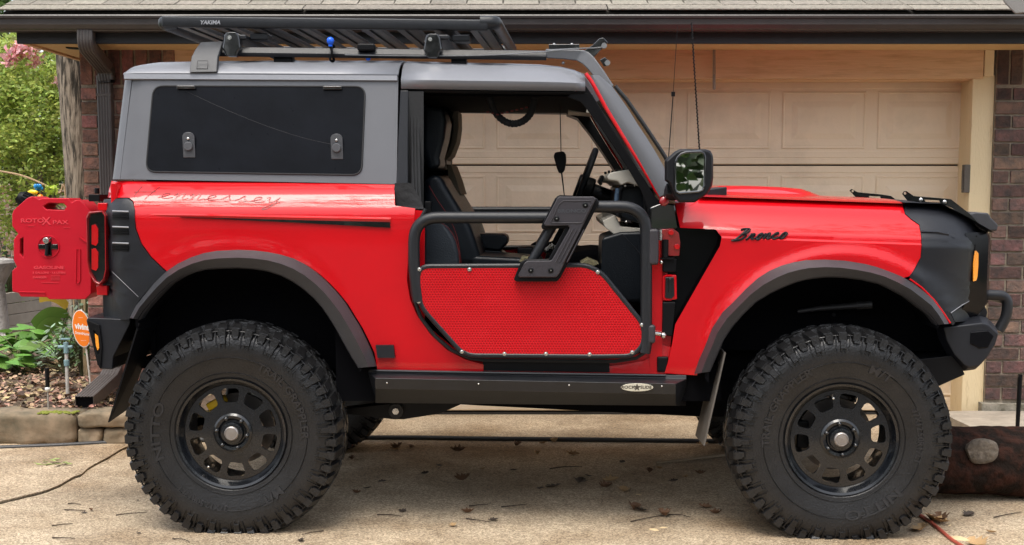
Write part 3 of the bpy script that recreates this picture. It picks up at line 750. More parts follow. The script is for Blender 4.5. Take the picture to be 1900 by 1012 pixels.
# ------------------------------------------------------------------ tube doors
def door(near):
    parts = []
    mk = lambda bm: bm if near else (mirror_bm(bm) or bm)
    bm = BM()
    path = fillet([T(a, b, .085) for a, b in [(776,560),(768,500),(768,404),(1034,404)]], [0, .06, .12, 0], 8)
    tube(bm, path, .025, n=18)
    path = fillet([T(a, b, .085) for a, b in [(1034,404),(1060,384),(1199,384),(1199,640),(1196,655)]], [0, .02, .11, .05, 0], 8)
    tube(bm, path, .025, n=18)
    tube(bm, [T(1034,404,.085), T(985,488,.085)], .021, n=16)
    fr = obj('tube_door', mk(bm), TUBE, car)
    lo = [(776,495),(1088,493),(1116,507),(1194,604),(1193,640),(1172,660),(1100,661),(862,659),(779,566)]
    bm = BM(); tube(bm, fillet([T(a, b, .080) for a, b in lo], .05, 6, True), .012, n=10, closed=True); obj('lower_frame', mk(bm), TUBE, fr)
    bm = BM(); P = fillet([T(a, b, .072) for a, b in lo], .045, 6, True); plate(bm, [(p.x, p.z) for p in P], (), .0715, .0745)
    obj('mesh_panel', mk(bm), MESHR, fr)
    bm = BM()
    for a, b in [(778,500),(871,500),(777,560),(857,653),(936,657),(1013,657),(1094,658),(1173,654),(1191,603),(1109,505)]:
        q = T(a, b, .066); ball(bm, (q.x, .069, q.z), .0082, (1, .55, 1)); cyl(bm, (q.x, .066, q.z), (q.x, .073, q.z), .009)
    obj('panel_bolt', mk(bm), CHR, fr)
    for (x0, y0, x1, y1) in ((1203,425,1222,492), (1198,603,1216,638)):
        bm = BM(); A, B = T(x0, y0, .07), T(x1, y1, .07); box2(bm, (A.x, .062, B.z), (B.x, .115, A.z)); obj('hinge_block', mk(bm), STEPM, fr, bevel=.012, seg=3)
    # the Z-shaped step plate
    def PP(l, y=.02): return [(p.x, p.z) for p in [T(a, b, y) for a, b in l]]
    bm = BM(); z_ = [(1034,368),(1039,365),(1102,365),(1106,370),(1038,508),(1032,515),(964,515),(961,512),(974,487),(979,484),(1021,484),(1025,481),(1057,424),(1054,419),(1012,420),(1009,416)]
    zz = [(1030,368),(1038,364),(1108,368),(1112,376),(1040,516),(1033,523),(958,523),(953,519),(966,487),(976,481),(1018,481),(1048,424),(1006,426),(1004,420)]
    plate(bm, PP(zz, .04), (), .035, .068); st = obj('step_plate', mk(bm), BLK, fr, bevel=.005)
    bm = BM(); plate(bm, PP(z_, .02), (), .012, .036); obj('step_face', mk(bm), STEPM, st, bevel=.005, seg=3)
    bm = BM()
    for k in range(4):
        u = k * 7
        a, b = T(1063 + u, 426, .01), T(1031 + u, 487, .01)
        tube(bm, [Vector((a.x, .011, a.z)), Vector((b.x, .011, b.z))], .0028, n=8)
    q = [T(a, b, .011) for a, b in [(1045,373),(1096,373),(1099,378),(1081,412),(1076,414),(1025,414),(1022,412),(1037,380)]]
    tube(bm, q, .0022, n=8, closed=True)
    obj('raised_rib', mk(bm), STEPM, st)
    bm = BM(); b2 = BM()
    for a, b in ((1086,381),(1033,406),(985,502),(1022,502)):
        q = T(a, b, .01); lathe(bm, [(.0001, .014), (.0115, .014), (.0115, .009), (.0085, .007), (.0065, .0068), (.0065, .012), (.0001, .012)], 20, (q.x, 0, q.z)); lathe(b2, [(.0001,.0085),(.0032,.0085),(.0032,.012)], 10, (q.x, 0, q.z))
    obj('step_bolt', mk(bm), BLK, st); obj('bolt_socket', mk(b2), CHR, st)
    if near:
        bm = BM(); q = T(1061, 392, .01); side_text(bm, 'BRONCO', .0205, (q.x, .0115, q.z), .0014, .0006, 1.35); obj('embossed_lettering', bm, mat('embossed_dark', (.055, .057, .065), .35), st)
door(True); door(False)
# ------------------------------------------------------------------ lettering on the body
GLY = {  # cursive strokes in a unit box
 'B': [[(.1,.95),(.35,1.02),(.62,.98),(.5,.7),(.25,.3),(0,0),(-.25,-.02)],[(.35,.98),(.8,1.0),(.9,.82),(.7,.62),(.42,.56),(.75,.5),(.82,.28),(.6,.08),(.2,-.02),(-.1,0)]],
 'r': [[(-.1,.02),(.15,.1),(.4,.55),(.42,.42),(.6,.5),(.75,.48),(.62,.2),(.7,.02),(1,.1)]],
 'o': [[(0,.1),(.2,.1),(.35,.4),(.65,.52),(.8,.35),(.65,.05),(.4,-.02),(.25,.2),(.45,.48),(.8,.45),(1,.4)]],
 'n': [[(0,.3),(.2,.5),(.15,.0),(.3,.3),(.6,.52),(.7,.4),(.6,.1),(.75,0),(1,.12)]],
 'c': [[(0,.1),(.3,.35),(.75,.5),(.5,.52),(.25,.3),(.3,.05),(.6,-.02),(1,.12)]],
 'H': [[(.1,1),(0,.5),(-.05,0)],[(.9,1.0),(.7,.5),(.5,-.2)],[(-.15,.45),(.3,.5),(.85,.55)]],
 'e': [[(0,.05),(.3,.15),(.7,.35),(.6,.5),(.3,.4),(.25,.1),(.55,0),(1,.12)]],
 's': [[(0,.05),(.35,.3),(.55,.52),(.6,.3),(.75,.12),(.5,0),(.25,.04),(.6,.02),(1,.1)]],
 'y': [[(0,.4),(.2,.5),(.2,.2),(.4,.05),(.7,.3),(.85,.52),(.7,.0),(.35,-.5),(.0,-.6),(.3,-.3),(1,.15)]]}
def script(bm, word, p0, p1, hpx, yf, rad, off, slant=.35, wid=None):
    n = len(word); tot = sum(1.5 if ch in 'BH' else 1 for ch in word); x = 0
    for ch in word:
        wdt = (1.5 if ch in 'BH' else 1)
        for s in GLY[ch]:
            pts = []
            for u, v in s:
                t = (x + u * wdt * .95) / tot
                px = p0[0] + (p1[0] - p0[0]) * t + v * hpx * slant; py = p0[1] + (p1[1] - p0[1]) * t - v * hpx
                pts.append(T(px, py, yf) - Vector((0, off, 0)))
            tube(bm, catmull(pts, 4), rad, n=6, flat=.6)
        x += wdt
bm = BM(); script(bm, 'Bronco', (1362, 446), (1458, 442), 20, yfd, .0050, .004, .55); obj('script_badge', bm, BLK, car)
bm = BM(); script(bm, 'Hennessey', (250, 366), (520, 378), 20, yq, .0020, .0006, .5); obj('faded_script', bm, GHOST, car)
# ------------------------------------------------------------------ sliders, frame, underside
def slid(bm):
    def sec(px, k=0):
        d = (px - 700) * .0185
        return [T(px, 686 + d, .125), T(px, 693 + d, .12), T(px, 702 + d, .035), T(px, 722 + d * 1.0, .048), T(px, 748 + d * .5, .15), T(px, 748 + d * .5, .25), T(px, 690 + d, .25)]
    a = sec(696); b = sec(1254)
    m = [sec(900), sec(1100)]
    tipL = [v + Vector((-.028 if i in (0, 1) else 0, 0, 0)) for i, v in enumerate(a)]; tipR = [v + Vector((.045 if i in (0, 1, 5, 6) else 0, 0, 0)) for i, v in enumerate(b)]
    loft(bm, [tipL] + m + [tipR])
sl_ = twin('rock_slider', slid, SLID, car, smooth=15, bevel=.0025)
bm = BM(); tube(bm, [T(686,688,.118), T(900,692,.118), T(1235,697,.118)], .006, n=8); obj('slider_edge', bm, SLID, sl_[0])
bm = BM()
for a, b in ((718, 711), (888, 713), (1056, 715), (1228, 717)): q = T(a, b, .038); ball(bm, (q.x, q.y, q.z), .004)
obj('slider_rivet', bm, CHR, sl_[0])
bm = BM(); P = [T(1182 + 30 * math.cos(k / 40 * 2 * math.pi), 719 + 7.4 * math.sin(k / 40 * 2 * math.pi), .036) for k in range(40)]; plate(bm, [(p.x, p.z) for p in P], (), .033, .05)
bd = obj('maker_badge', bm, mat('badge_cream', (.62, .58, .46), .35, metal=.2), sl_[0], bevel=.001)
bm = BM(); q = T(1169, 719, .033); side_text(bm, 'ROCK', .0175, (q.x - .008, .0325, q.z), .0006, .0004, 1.2); q = T(1196, 719, .033); side_text(bm, 'SLIDE', .0175, (q.x + .006, .0325, q.z), .0006, .0004, 1.1)
q = T(1182, 719, .033); plate(bm, [(q.x + (.017 if k % 2 == 0 else .007) * math.sin(k * math.pi / 5), q.z + (.017 if k % 2 == 0 else .007) * math.cos(k * math.pi / 5)) for k in range(10)], (), .0318, .033)
obj('badge_lettering', bm, mat('badge_ink', (.05, .04, .03), .5), bd)
bm = BM()   # ladder frame
for s in (0, 1):
    yy = (.48, .56); yy = yy if not s else (WD - .56, WD - .48)
    A = [(250,610),(640,700),(800,716),(1300,720),(1345,700),(1760,640)]; B = [(250,640),(640,740),(800,747),(1300,772),(1345,772),(1760,690)]
    loft(bm, [[(T(*a, .5).x, yy[0], T(*a, .5).z), (T(*b, .5).x, yy[0], T(*b, .5).z), (T(*b, .5).x, yy[1], T(*b, .5).z), (T(*a, .5).x, yy[1], T(*a, .5).z)] for a, b in zip(A, B)])
obj('ladder_frame', bm, DARK, car)
bm = BM(); zt = T(900, 690, .3).z; zb = T(900, 742, .3).z
box2(bm, (T(690, 700, .3).x, .26, zb), (T(1290, 700, .3).x, WD - .26, zt)); obj('floor_pan', bm, DARK, car)
bm = BM()  # under-body boxes (tank, gearbox)
box2(bm, (T(1150, 700, .5).x, .5, T(1150, 768, .5).z), (T(1340, 700, .5).x, 1.5, zb + .01)); box2(bm, (T(640, 700, .5).x, .62, T(640, 738, .5).z), (T(780, 700, .5).x, 1.4, zb + .01))
obj('gearbox_and_tank', bm, DARK, car, bevel=.02)
for fi, h in ((flare_r_in, HR), (flare_f_in, HF)):   # inner arches: shell over the tyre and a back wall
    def arch(bm):
        A = [T(a, b, .05) for a, b in fi]; A = [Vector((A[0].x, 0, A[0].z - .05))] + A + [Vector((A[-1].x, 0, A[-1].z - .02))]
        loft(bm, [[(p.x, .06, p.z), (p.x, .47, p.z), (p.x + (p.x - h.x) * .03, .47, p.z + .02), (p.x + (p.x - h.x) * .03, .06, p.z + .02)] for p in A])
        lo = [(A[-1].x, h.z + .15), (A[0].x, h.z + .2)]
        plate(bm, [(p.x, p.z + .01) for p in A] + lo, (), .47, .49)
    twin('wheel_arch_liner', arch, DARK, car)
    bm = BM(); box2(bm, (h.x - .42, .5, h.z + .28), (h.x + .42, WD - .5, h.z + .55)); obj('well_filler', bm, DARK, car)  # black filler added so no light passes behind the wheels
bm = BM(); a, b = T(625, 600, .2), T(700, 742, .2); box2(bm, (a.x, .16, b.z), (b.x, .7, a.z)); a, b = T(1262, 690, .2), T(1335, 742, .2); box2(bm, (a.x, .16, b.z), (b.x, .7, a.z + .03))
obj('body_mount', bm, DARK, car)
def flap(bm, near_top, near_bot, far_bot, wy):
    a, b = T(*near_top, .06), T(*near_bot, .06); c = T(*far_bot, wy); d = Vector((a.x, wy, a.z)); m = (a + b) / 2
    t = .007
    loft(bm, [[a, b, b + Vector((t, 0, 0)), a + Vector((t, 0, 0))], [d, c, c + Vector((t, 0, 0)), d + Vector((t, 0, 0))]])
MUD = mat('mud_flap_rubber', (.13, .115, .10), .6, bump=.1, bscale=60, var=.4, vscale=3)
twin('mud_flap', lambda bm: flap(bm, (1344, 655), (1305, 827), (1290, 808), .36), MUD, car, smooth=0)
twin('mud_flap', lambda bm: flap(bm, (256, 600), (200, 784), (234, 760), .36), BLK, car, smooth=0)
bm = BM()   # trailing arm with its bushing and bracket
P = [T(a, b, .36) for a, b in [(640,757),(720,748),(737,742),(870,744),(815,768),(768,775),(750,778),(730,778),(640,768)]]
plate(bm, [(p.x, p.z) for p in P], (), .35, .42); ta = obj('trailing_arm', bm, BLK, car, bevel=.006)
bm = BM(); q = T(735, 762, .34); cyl(bm, (q.x, .325, q.z), (q.x, .36, q.z), .034, 24); obj('bushing', bm, RUBD, ta, bevel=.004)
bm = BM(); cyl(bm, (q.x, .312, q.z), (q.x, .33, q.z), .016, 8); obj('bushing_bolt', bm, CHR, ta, bevel=.002)
bm = BM()
for h in (HR, HF):
    cyl(bm, (h.x, .28, h.z), (h.x, WD - .28, h.z), .045); ball(bm, (h.x, 1.04, h.z), .15, (1, 1.1, 1))
obj('axle', bm, BLK, car)
bm = BM()
for h in (HR, HF):
    for s in (.42, WD - .42):
        cyl(bm, (h.x - .12, s, h.z - .03), (h.x - .03, s + (.1 if s < 1 else -.1), h.z + .5), .03)
        pts = [Vector((h.x + .08 + .055 * math.cos(t * .7), s + .05 * math.sin(t * .7), h.z + .05 + t * .0075)) for t in range(0, 60)]
        tube(bm, pts, .009, n=6)
obj('shock_and_spring', bm, BLK, car)
# ------------------------------------------------------------------ wheels
RT = .452
def tire_bm():
    bm = BM(); W_ = .315
    prof = [(.232, .045), (.236, .028), (.246, .020), (.27, .016), (.31, .005), (.35, -.002), (.385, -.002), (.405, .003), (.420, .010), (.433, .020), (.443, .045), (.449, .09), (.451, .157)]
    prof += [(r, W_ - y) for r, y in prof[-2::-1]] + [(.222, W_ - .05), (.222, .05)]
    lathe(bm, prof, 120, closed=True)
    for r0, y0 in ((.262, .0165), (.330, .0005)):
        bm2 = [(r0 - .0022, y0 + .002), (r0, y0 - .0035), (r0 + .0022, y0 + .002)]
        lathe(bm, bm2, 120)
    def hexa(pts_b, pts_t):
        v = [bm.verts.new(p) for p in pts_b + pts_t]
        for f in ((0,1,2,3),(7,6,5,4),(0,4,5,1),(1,5,6,2),(2,6,7,3),(3,7,4,0)): bm.faces.new([v[i] for i in f])
    def P(th, r, y): return Vector((r * math.cos(th), y, r * math.sin(th)))
    N = 24; dt = 2 * math.pi / N
    def lug(t0, t1, y0, y1, r0, r1, sk=0, tp=.12, yt_=.004, ra=None, rb=None):
        ra = ra or r1; rb = rb or r1
        # block on the tread; sk slides the inner end round the wheel
        w_ = (t1 - t0) * tp
        b = [P(t0, r0, y0), P(t1, r0, y0), P(t1 + sk, r0, y1), P(t0 + sk, r0, y1)]
        t = [P(t0 + w_, ra, y0 + yt_), P(t1 - w_, ra, y0 + yt_), P(t1 + sk - w_, rb, y1 - yt_), P(t0 + sk + w_, rb, y1 - yt_)]
        hexa(b, t)
    def side(t0, t1, r0, r1, y0, y1, up, fl):
        # sidewall biter: bar lying on the shoulder from radius r1 (tread) down to r0
        w_ = (t1 - t0) * .16
        Y = (lambda y: W_ - y) if fl else (lambda y: y)
        b = [P(t0, r1, Y(y1 + .012)), P(t1, r1, Y(y1 + .012)), P(t1, r0, Y(y0 + .004)), P(t0, r0, Y(y0 + .004))]
        t = [P(t0 + w_, r1 + .001, Y(y1 - up)), P(t1 - w_, r1 + .001, Y(y1 - up)), P(t1 - w_, r0 + .004, Y(y0 - up * .7)), P(t0 + w_, r0 + .004, Y(y0 - up * .7))]
        hexa(b, t)
    for k in range(N):
        t = k * dt
        for fl in (0, 1):
            Y = (lambda y: W_ - y) if fl else (lambda y: y)
            tt = t + (dt * .25 if fl else 0); s = -1 if fl else 1
            # shoulder blocks: one long, one short per pitch
            for (u0, u1, ya, rr, y0) in ((.02, .42, .014, .385, -.002), (.53, .90, .020, .408, .003)):
                a0, a1 = tt + dt * u0, tt + dt * u1
                y1 = .100 if u0 < .1 else .085
                if fl: lug(a0, a1, W_ - y1, W_ - ya, .430, RT + .016, sk=0, ra=RT + .018, rb=.455)
                else: lug(a0, a1, ya, y1, .430, RT + .016, sk=dt * .10, ra=.455, rb=RT + .018)
                side(a0, a1, .416, .451, .009, .016, .016, fl)
                side(a0 + dt * .03, a1 - dt * .06, rr, .422, y0, .009, .0125, fl)
            # thin ribs running down the sidewall between the lugs
            side(tt + dt * .445, tt + dt * .475, .372, .438, -.0025, .014, .0095, fl)
            side(tt + dt * .48, tt + dt * .51, .382, .434, -.0025, .012, .009, fl)
            side(tt + dt * .93, tt + dt * .97, .376, .438, -.0025, .014, .0095, fl)
            side(tt + dt * .10, tt + dt * .14, .368, .39, -.0025, -.002, .006, fl)
            side(tt + dt * .28, tt + dt * .33, .372, .39, -.0025, -.002, .006, fl)
            # centre blocks
            if fl: lug(tt + dt * .05, tt + dt * .55, .168, .214, .446, RT + .020, sk=-dt * .35)
            else: lug(tt + dt * .30, tt + dt * .84, .106, .156, .446, RT + .020, sk=dt * .30)
            if fl: lug(tt + dt * .66, tt + dt * .94, .165, .208, .446, RT + .019, sk=-dt * .15)
            else: lug(tt + dt * .92, tt + dt * 1.18, .104, .150, .446, RT + .019, sk=dt * .2)
    # shoulder line ring
    lathe(bm, [(.437, .011), (.4405, .0055), (.444, .010), (.440, .018)], 120)
    return bm
def tire_text(bm, s, size, a0, rt, sx=1.0):
    "text whose middle stands at angle a0 (degrees), tops outwards, read clockwise"
    me = text_mesh(s, size, .0022, .0012)
    for v in me.vertices:
        x, y, z = v.co; th = R(a0) - x * sx / rt; r = rt + y
        ys = .0005 if r < .36 else -.002
        if r < .30: ys = .016 - (r - .262) * .28
        elif r < .35: ys = .006 - (r - .305) * .16
        v.co = Vector((r * math.cos(th), ys - .0025 - z * 1.0, r * math.sin(th)))
    bm.from_mesh(me); bpy.data.meshes.remove(me)
def wheel_disc():
    bm = BM()
    def circ(r, n): return [(r * math.cos(2 * math.pi * k / n), r * math.sin(2 * math.pi * k / n)) for k in range(n)]
    holes = []
    for k in range(10):
        a = R(90 + 36 * k); lp = []
        for (rr, w_) in ((.130, -.020), (.130, .020), (.134, .027), (.142, .032), (.170, .039), (.180, .038), (.187, .032), (.190, .022), (.190, -.022), (.187, -.032), (.180, -.038), (.170, -.039), (.142, -.032), (.134, -.027)):
            lp.append((rr * math.cos(a) - w_ * math.sin(a), rr * math.sin(a) + w_ * math.cos(a)))
        holes.append(lp)
    plate(bm, circ(.207, 80), holes, .056, .070)
    return bm
tb_ = tire_bm()
for v in tb_.verts: pass
tire0 = None
def wheel_parts():
    global tire0
    objs = {}
    bt = tire_bm(); objs['tire'] = (bt, RUB)
    lt = BM()
    tire_text(lt, 'TRAIL GRAPPLER', .046, 32, .318, 1.12)
    tire_text(lt, 'M/T', .052, -56, .318, 1.2); tire_text(lt, '37X12.50R17LT', .034, -114, .320, 1.05); tire_text(lt, 'NITTO', .056, 178, .318, 1.5)
    objs['lettering'] = (lt, mat('tire_letter_rubber', (.018, .0175, .019), .40, spec=.5))
    rm = BM()
    lathe(rm, [(.214, .275), (.210, .262), (.210, .10), (.206, .075), (.206, .060), (.213, .046), (.222, .030), (.226, .022), (.236, .018), (.238, .024), (.236, .05), (.222, .06), (.215, .10), (.215, .262), (.222, .275)], 96, closed=True)
    objs['rim'] = (rm, RIM)
    objs['wheel_disc'] = (wheel_disc(), RIM)
    hb = BM()
    lathe(hb, [(.085, .062), (.083, .050), (.074, .044), (.062, .046), (.054, .056), (.050, .058), (.048, .040), (.046, .034), (.038, .032), (.0001, .034)], 64)
    objs['hub'] = (hb, RIM)
    nb = BM()
    for k in range(6):
        a = R(48 + 60 * k); c_ = (.066 * math.cos(a), 0, .066 * math.sin(a)); cyl(nb, (c_[0], .030, c_[2]), (c_[0], .052, c_[2]), .0095, 6); ball(nb, (c_[0], .031, c_[2]), .008, (1, .8, 1), 10, 6)
    objs['lug_nut'] = (nb, GLB)
    cb = BM(); lathe(cb, [(.031, .034), (.030, .024), (.0255, .020), (.0245, .0225), (.019, .0225), (.018, .0205), (.0001, .0205)], 48)
    plate(cb, [(-.009, .009), (.009, .009), (.009, -.002), (0, -.012), (-.009, -.002)], [[(-.005, .005), (.005, .005), (.005, 0), (0, -.006), (-.005, 0)]], .0185, .021)
    objs['centre_cap'] = (cb, CAPM)
    br = BM(); lathe(br, [(.0001, .165), (.155, .165), (.155, .185), (.0001, .185)], 48); objs['brake_disc'] = (br, mat('brake_iron', (.10, .09, .085), .4, metal=.8, bump=.1))
    vs = BM(); a = R(232); cyl(vs, (.19 * math.cos(a), .045, .19 * math.sin(a)), (.178 * math.cos(a), .030, .178 * math.sin(a)), .004, 8); ball(vs, (.178 * math.cos(a), .028, .178 * math.sin(a)), .006, (1, 1, 1), 8, 6)
    objs['valve_stem'] = (vs, CHR)
    return objs
tb_.free()
wp = wheel_parts()
ROT = {'rear': 0, 'front': 118}
meshes = {}
for k, (b, m) in wp.items():
    bmesh.ops.recalc_face_normals(b, faces=b.faces)
    for f in b.faces: f.smooth = True
    for e in b.edges:
        if len(e.link_faces) == 2: e.smooth = e.calc_face_angle(0) < R(28)
    me = bpy.data.meshes.new(k); b.to_mesh(me); b.free(); me.materials.append(m); meshes[k] = me
mlist = []
for k, me in meshes.items():
    if k in ('lug_nut',):
        b = bmesh.new(); b.from_mesh(me)
        for q in islands(b, .0):
            for f in q.faces: f.smooth = True
            m3 = bpy.data.meshes.new(k); q.to_mesh(m3); q.free(); m3.materials.append(me.materials[0]); mlist.append((k, m3))
    else: mlist.append((k, me))
def place_wheel(h, rot, near):
    e = bpy.data.objects.new('wheel', None); COL.objects.link(e); e.parent = car; e.empty_display_size = .1
    e.location = (h.x, 0 if near else WD, h.z)
    for k, me in mlist:
        m2 = me
        a = rot
        if k in ('rim', 'wheel_disc', 'hub', 'lug_nut', 'centre_cap', 'brake_disc', 'valve_stem'): a = {0: 3, 118: -11}[rot] if k != 'valve_stem' else rot * 0 + {0: 3, 118: -130}[rot]
        if k == 'tire':     # flattened where it carries the car: a mesh of its own
            m2 = me.copy()
            c_, s_ = math.cos(R(rot)), math.sin(R(rot))
            for v in m2.vertices:
                x, z = v.co.x, v.co.z; X, Z = x * c_ - z * s_, x * s_ + z * c_
                lim = -h.z + .002
                d = lim - Z
                if d > 0: Z = lim + d * .02; v.co.y += (-.35 if v.co.y < .157 else .35) * d
                elif Z < lim + .08: v.co.y += (-.12 if v.co.y < .157 else .12) * (Z + h.z) * 0
                v.co.x, v.co.z = X * c_ + Z * s_, -X * s_ + Z * c_
        o = bpy.data.objects.new(k, m2); COL.objects.link(o); o.parent = e
        o.rotation_euler = (0, -R(a), 0)
    if not near: e.rotation_euler = (0, 0, math.pi)
    return e
bars = [place_wheel(HR, 0, 1), place_wheel(HF, 118, 1), place_wheel(HR, 0, 0), place_wheel(HF, 118, 0)]
bm = BM(); q = HR; a = R(128)
box(bm, (HR.x + .145 * math.cos(a), .15, HR.z + .145 * math.sin(a)), (.085, .06, .035), Matrix.Rotation(-R(28), 3, 'Y'))
obj('brake_caliper', bm, YEL, car, bevel=.008)
bm = BM(); box(bm, (HF.x - .14, .17, HF.z + .0), (.05, .06, .12)); obj('brake_caliper', bm, BLK, car, bevel=.008)
bm = BM(); a, b, c_ = T(1480, 578, .38), T(1525, 572, .36), T(1602, 566, .33); tube(bm, [a, b, c_], lambda t: .009 + .006 * t, n=10); cyl(bm, T(1590, 567, .335), T(1618, 565, .325), .018)
obj('steering_damper', bm, mat('dark_steel', (.06, .06, .065), .4, metal=.5), car)
# ------------------------------------------------------------------ roof rails and rack
bm = BM()
def rail(bm):
    top = [(404,90),(700,93),(1016,95)]; 
    secs = []
    for px in (404, 520, 700, 860, 1014):
        d = (px - 404) * .012
        secs.append([T(px, 87 + d, .42), T(px, 98 + d, .40), T(px, 105 + d, .42), T(px, 105 + d, .455), T(px, 87 + d, .455)])
    loft(bm, secs)
rl = twin('roof_rail', rail, TUBE, car, smooth=20, bevel=.003)
def rail2(bm):
    to = [(1012,91),(1050,92),(1082,93),(1092,97),(1102,106),(1121,132),(1139,160)]; bo = [(1012,108),(1045,110),(1070,113),(1081,119),(1090,128),(1108,150),(1130,168)]
    secs = []
    for k, (a, b) in enumerate(zip(to, bo)):
        y = .41 - (.0 if k < 3 else (k - 2) * .022)
        secs.append([T(*a, y), T(*b, y), T(*b, y + .05), T(*a, y + .05)])
    loft(bm, secs)
twin('rail_front_leg', rail2, mat('rail_grey', (.10, .102, .11), .42, bump=.1, bscale=400), car, smooth=50, bevel=.006)
def foot(bm):
    # outline front face then folded back over the roof edge
    lo = [(351,135,.285),(355,106,.33),(362,92,.37),(372,79,.42)]; hi = [(402,134,.285),(404,106,.33),(409,90,.37),(413,77,.42)]
    secs = [[T(a, b, y), T(c, d, y), T(c, d, y) + Vector((0, .03, 0)), T(a, b, y) + Vector((0, .03, 0))] for (a, b, y), (c, d, _) in zip(lo, hi)]
    loft(bm, secs)
ft = twin('rail_foot', foot, mat('foot_plastic', (.045, .046, .05), .5, bump=.1, bscale=500), car, smooth=50, bevel=.004)
bm = BM(); P = [T(a, b, .295) for a, b in [(366,113),(385,113),(385,128),(365,128)]]; tube(bm, [Vector((p.x, .294 + (.008 if i < 2 else 0), p.z)) for i, p in enumerate(P)], .0012, n=6, closed=True); obj('foot_cover', bm, BLK, ft[0])
def sup(bm):
    for a, b in ((510, 545), (838, 866)):
        A, B = T(a, 100, .47), T(b, 116, .47); box2(bm, (A.x, .44, B.z - .03), (B.x, .50, A.z))
twin('rail_support', sup, BLK, car, bevel=.004)
# platform rack
Y0, Y1 = .42, WD - .42
rk = bpy.data.objects.new('roof_rack', None); COL.objects.link(rk); rk.parent = car
za = T(600, 32, Y0).z; zb_ = T(600, 53, Y0).z
def rsec(px, y, dz=0):
    d = (px - 300) * .011
    return [T(px, 30 + d, y), T(px, 40 + d, y - .004), T(px, 50 + d, y), T(px, 52 + d, y + .03), T(px, 32 + d, y + .035)]
bm = BM(); loft(bm, [rsec(300, Y0), rsec(480, Y0), rsec(700, Y0), rsec(905, Y0)]); obj('side_rail', bm, TUBE, rk, bevel=.006, smooth=20)
b2 = BM(); loft(b2, [rsec(300, Y0), rsec(905, Y0)]); mirror_bm(b2); obj('side_rail', b2, TUBE, rk, bevel=.006, smooth=20)
xl0, xl1 = T(300, 40, Y0).x, T(915, 40, Y0).x
for x, s in ((xl0 - .006, -1), (xl1 + .012, 1)):
    z = T(300 if s < 0 else 915, 41, Y0).z
    bm = BM(); pts = fillet([Vector((x - s * .07, Y0 + .020, z)), Vector((x, Y0 + .020, z)), Vector((x + .03, Y1 - .020, z)), Vector((x - s * .07, Y1 - .020, z))], .05)
    tube(bm, pts, .030, n=12, flat=.8); obj('end_rail', bm, TUBE, rk)
n = 9
for k in range(n):
    x = xl0 + (xl1 - xl0) * (k + .6) / n; z = zb_ + .018 - (xl1 - xl0) * 0
    z = T(300 + 615 * (k + .6) / n, 45 + 6.5 * (k + .6) / n, Y0).z
    bm = BM(); loft(bm, [[(x - .046, y, z + .012), (x - .046, y, z - .004), (x - .012, y, z - .004), (x - .012, y, z + .006), (x + .012, y, z + .006), (x + .012, y, z - .004), (x + .046, y, z - .004), (x + .046, y, z + .012)] for y, x in ((Y0 + .03, x), (Y1 - .03, x + .03))])
    obj('slat', bm, mat('slat_metal', (.016, .017, .02), .32, bump=.1, bscale=300), rk, bevel=.001)
bm = BM()
for px in (450, 820):
    a = T(px, 74, .5); cy0, cy1 = .40, WD - .40
    loft(bm, [[(a.x - .03, y, a.z + .012), (a.x - .03, y, a.z - .012), (a.x + .04, y, a.z - .012), (a.x + .04, y, a.z + .012)] for y in (cy0, cy1)])
obj('crossbar', bm, TUBE, rk, bevel=.008)
for px, py in ((431, 84), (803, 87)):
    for s in (0, 1):
        bm = BM()
        P = [T(px + u, py + v, .40) for u, v in ((-14, -17), (-10, -23), (11, -23), (15, -17), (18, 8), (13, 13), (11, 21), (-11, 21), (-14, 12), (-17, 7))]
        plate(bm, [(p.x, p.z) for p in P], (), .375, .44)
        if s: mirror_bm(bm)
        m_ = obj('rack_tower', bm, GLB, rk, bevel=.01, seg=3)
        if not s:
            b2 = BM(); q = T(px - 5, py - 14, .37); cyl(b2, (q.x, .368, q.z), (q.x, .378, q.z), .009); obj('tower_lock', b2, CHR, rk)
            b2 = BM(); A, B = T(px + 36, py - 20, .5), T(px + 70, py - 8, .5); box2(b2, (A.x, .46, B.z), (B.x, .56, A.z)); obj('t_bolt_clamp', b2, TUBE, rk, bevel=.006)
bm = BM(); q = T(391, 42.5, Y0); side_text(bm, 'YAKIMA', .0235, (q.x, Y0 - .0055, q.z), .0012, .0007, 1.05, slope=.2); obj('rack_lettering', bm, mat('pale_print', (.30, .31, .34), .5), rk)
bm = BM(); A, B = T(664, 82, .41), T(697, 95, .41); box2(bm, (A.x, .385, B.z), (B.x, .42, A.z)); obj('rail_clamp', bm, BLK, rk, bevel=.008)
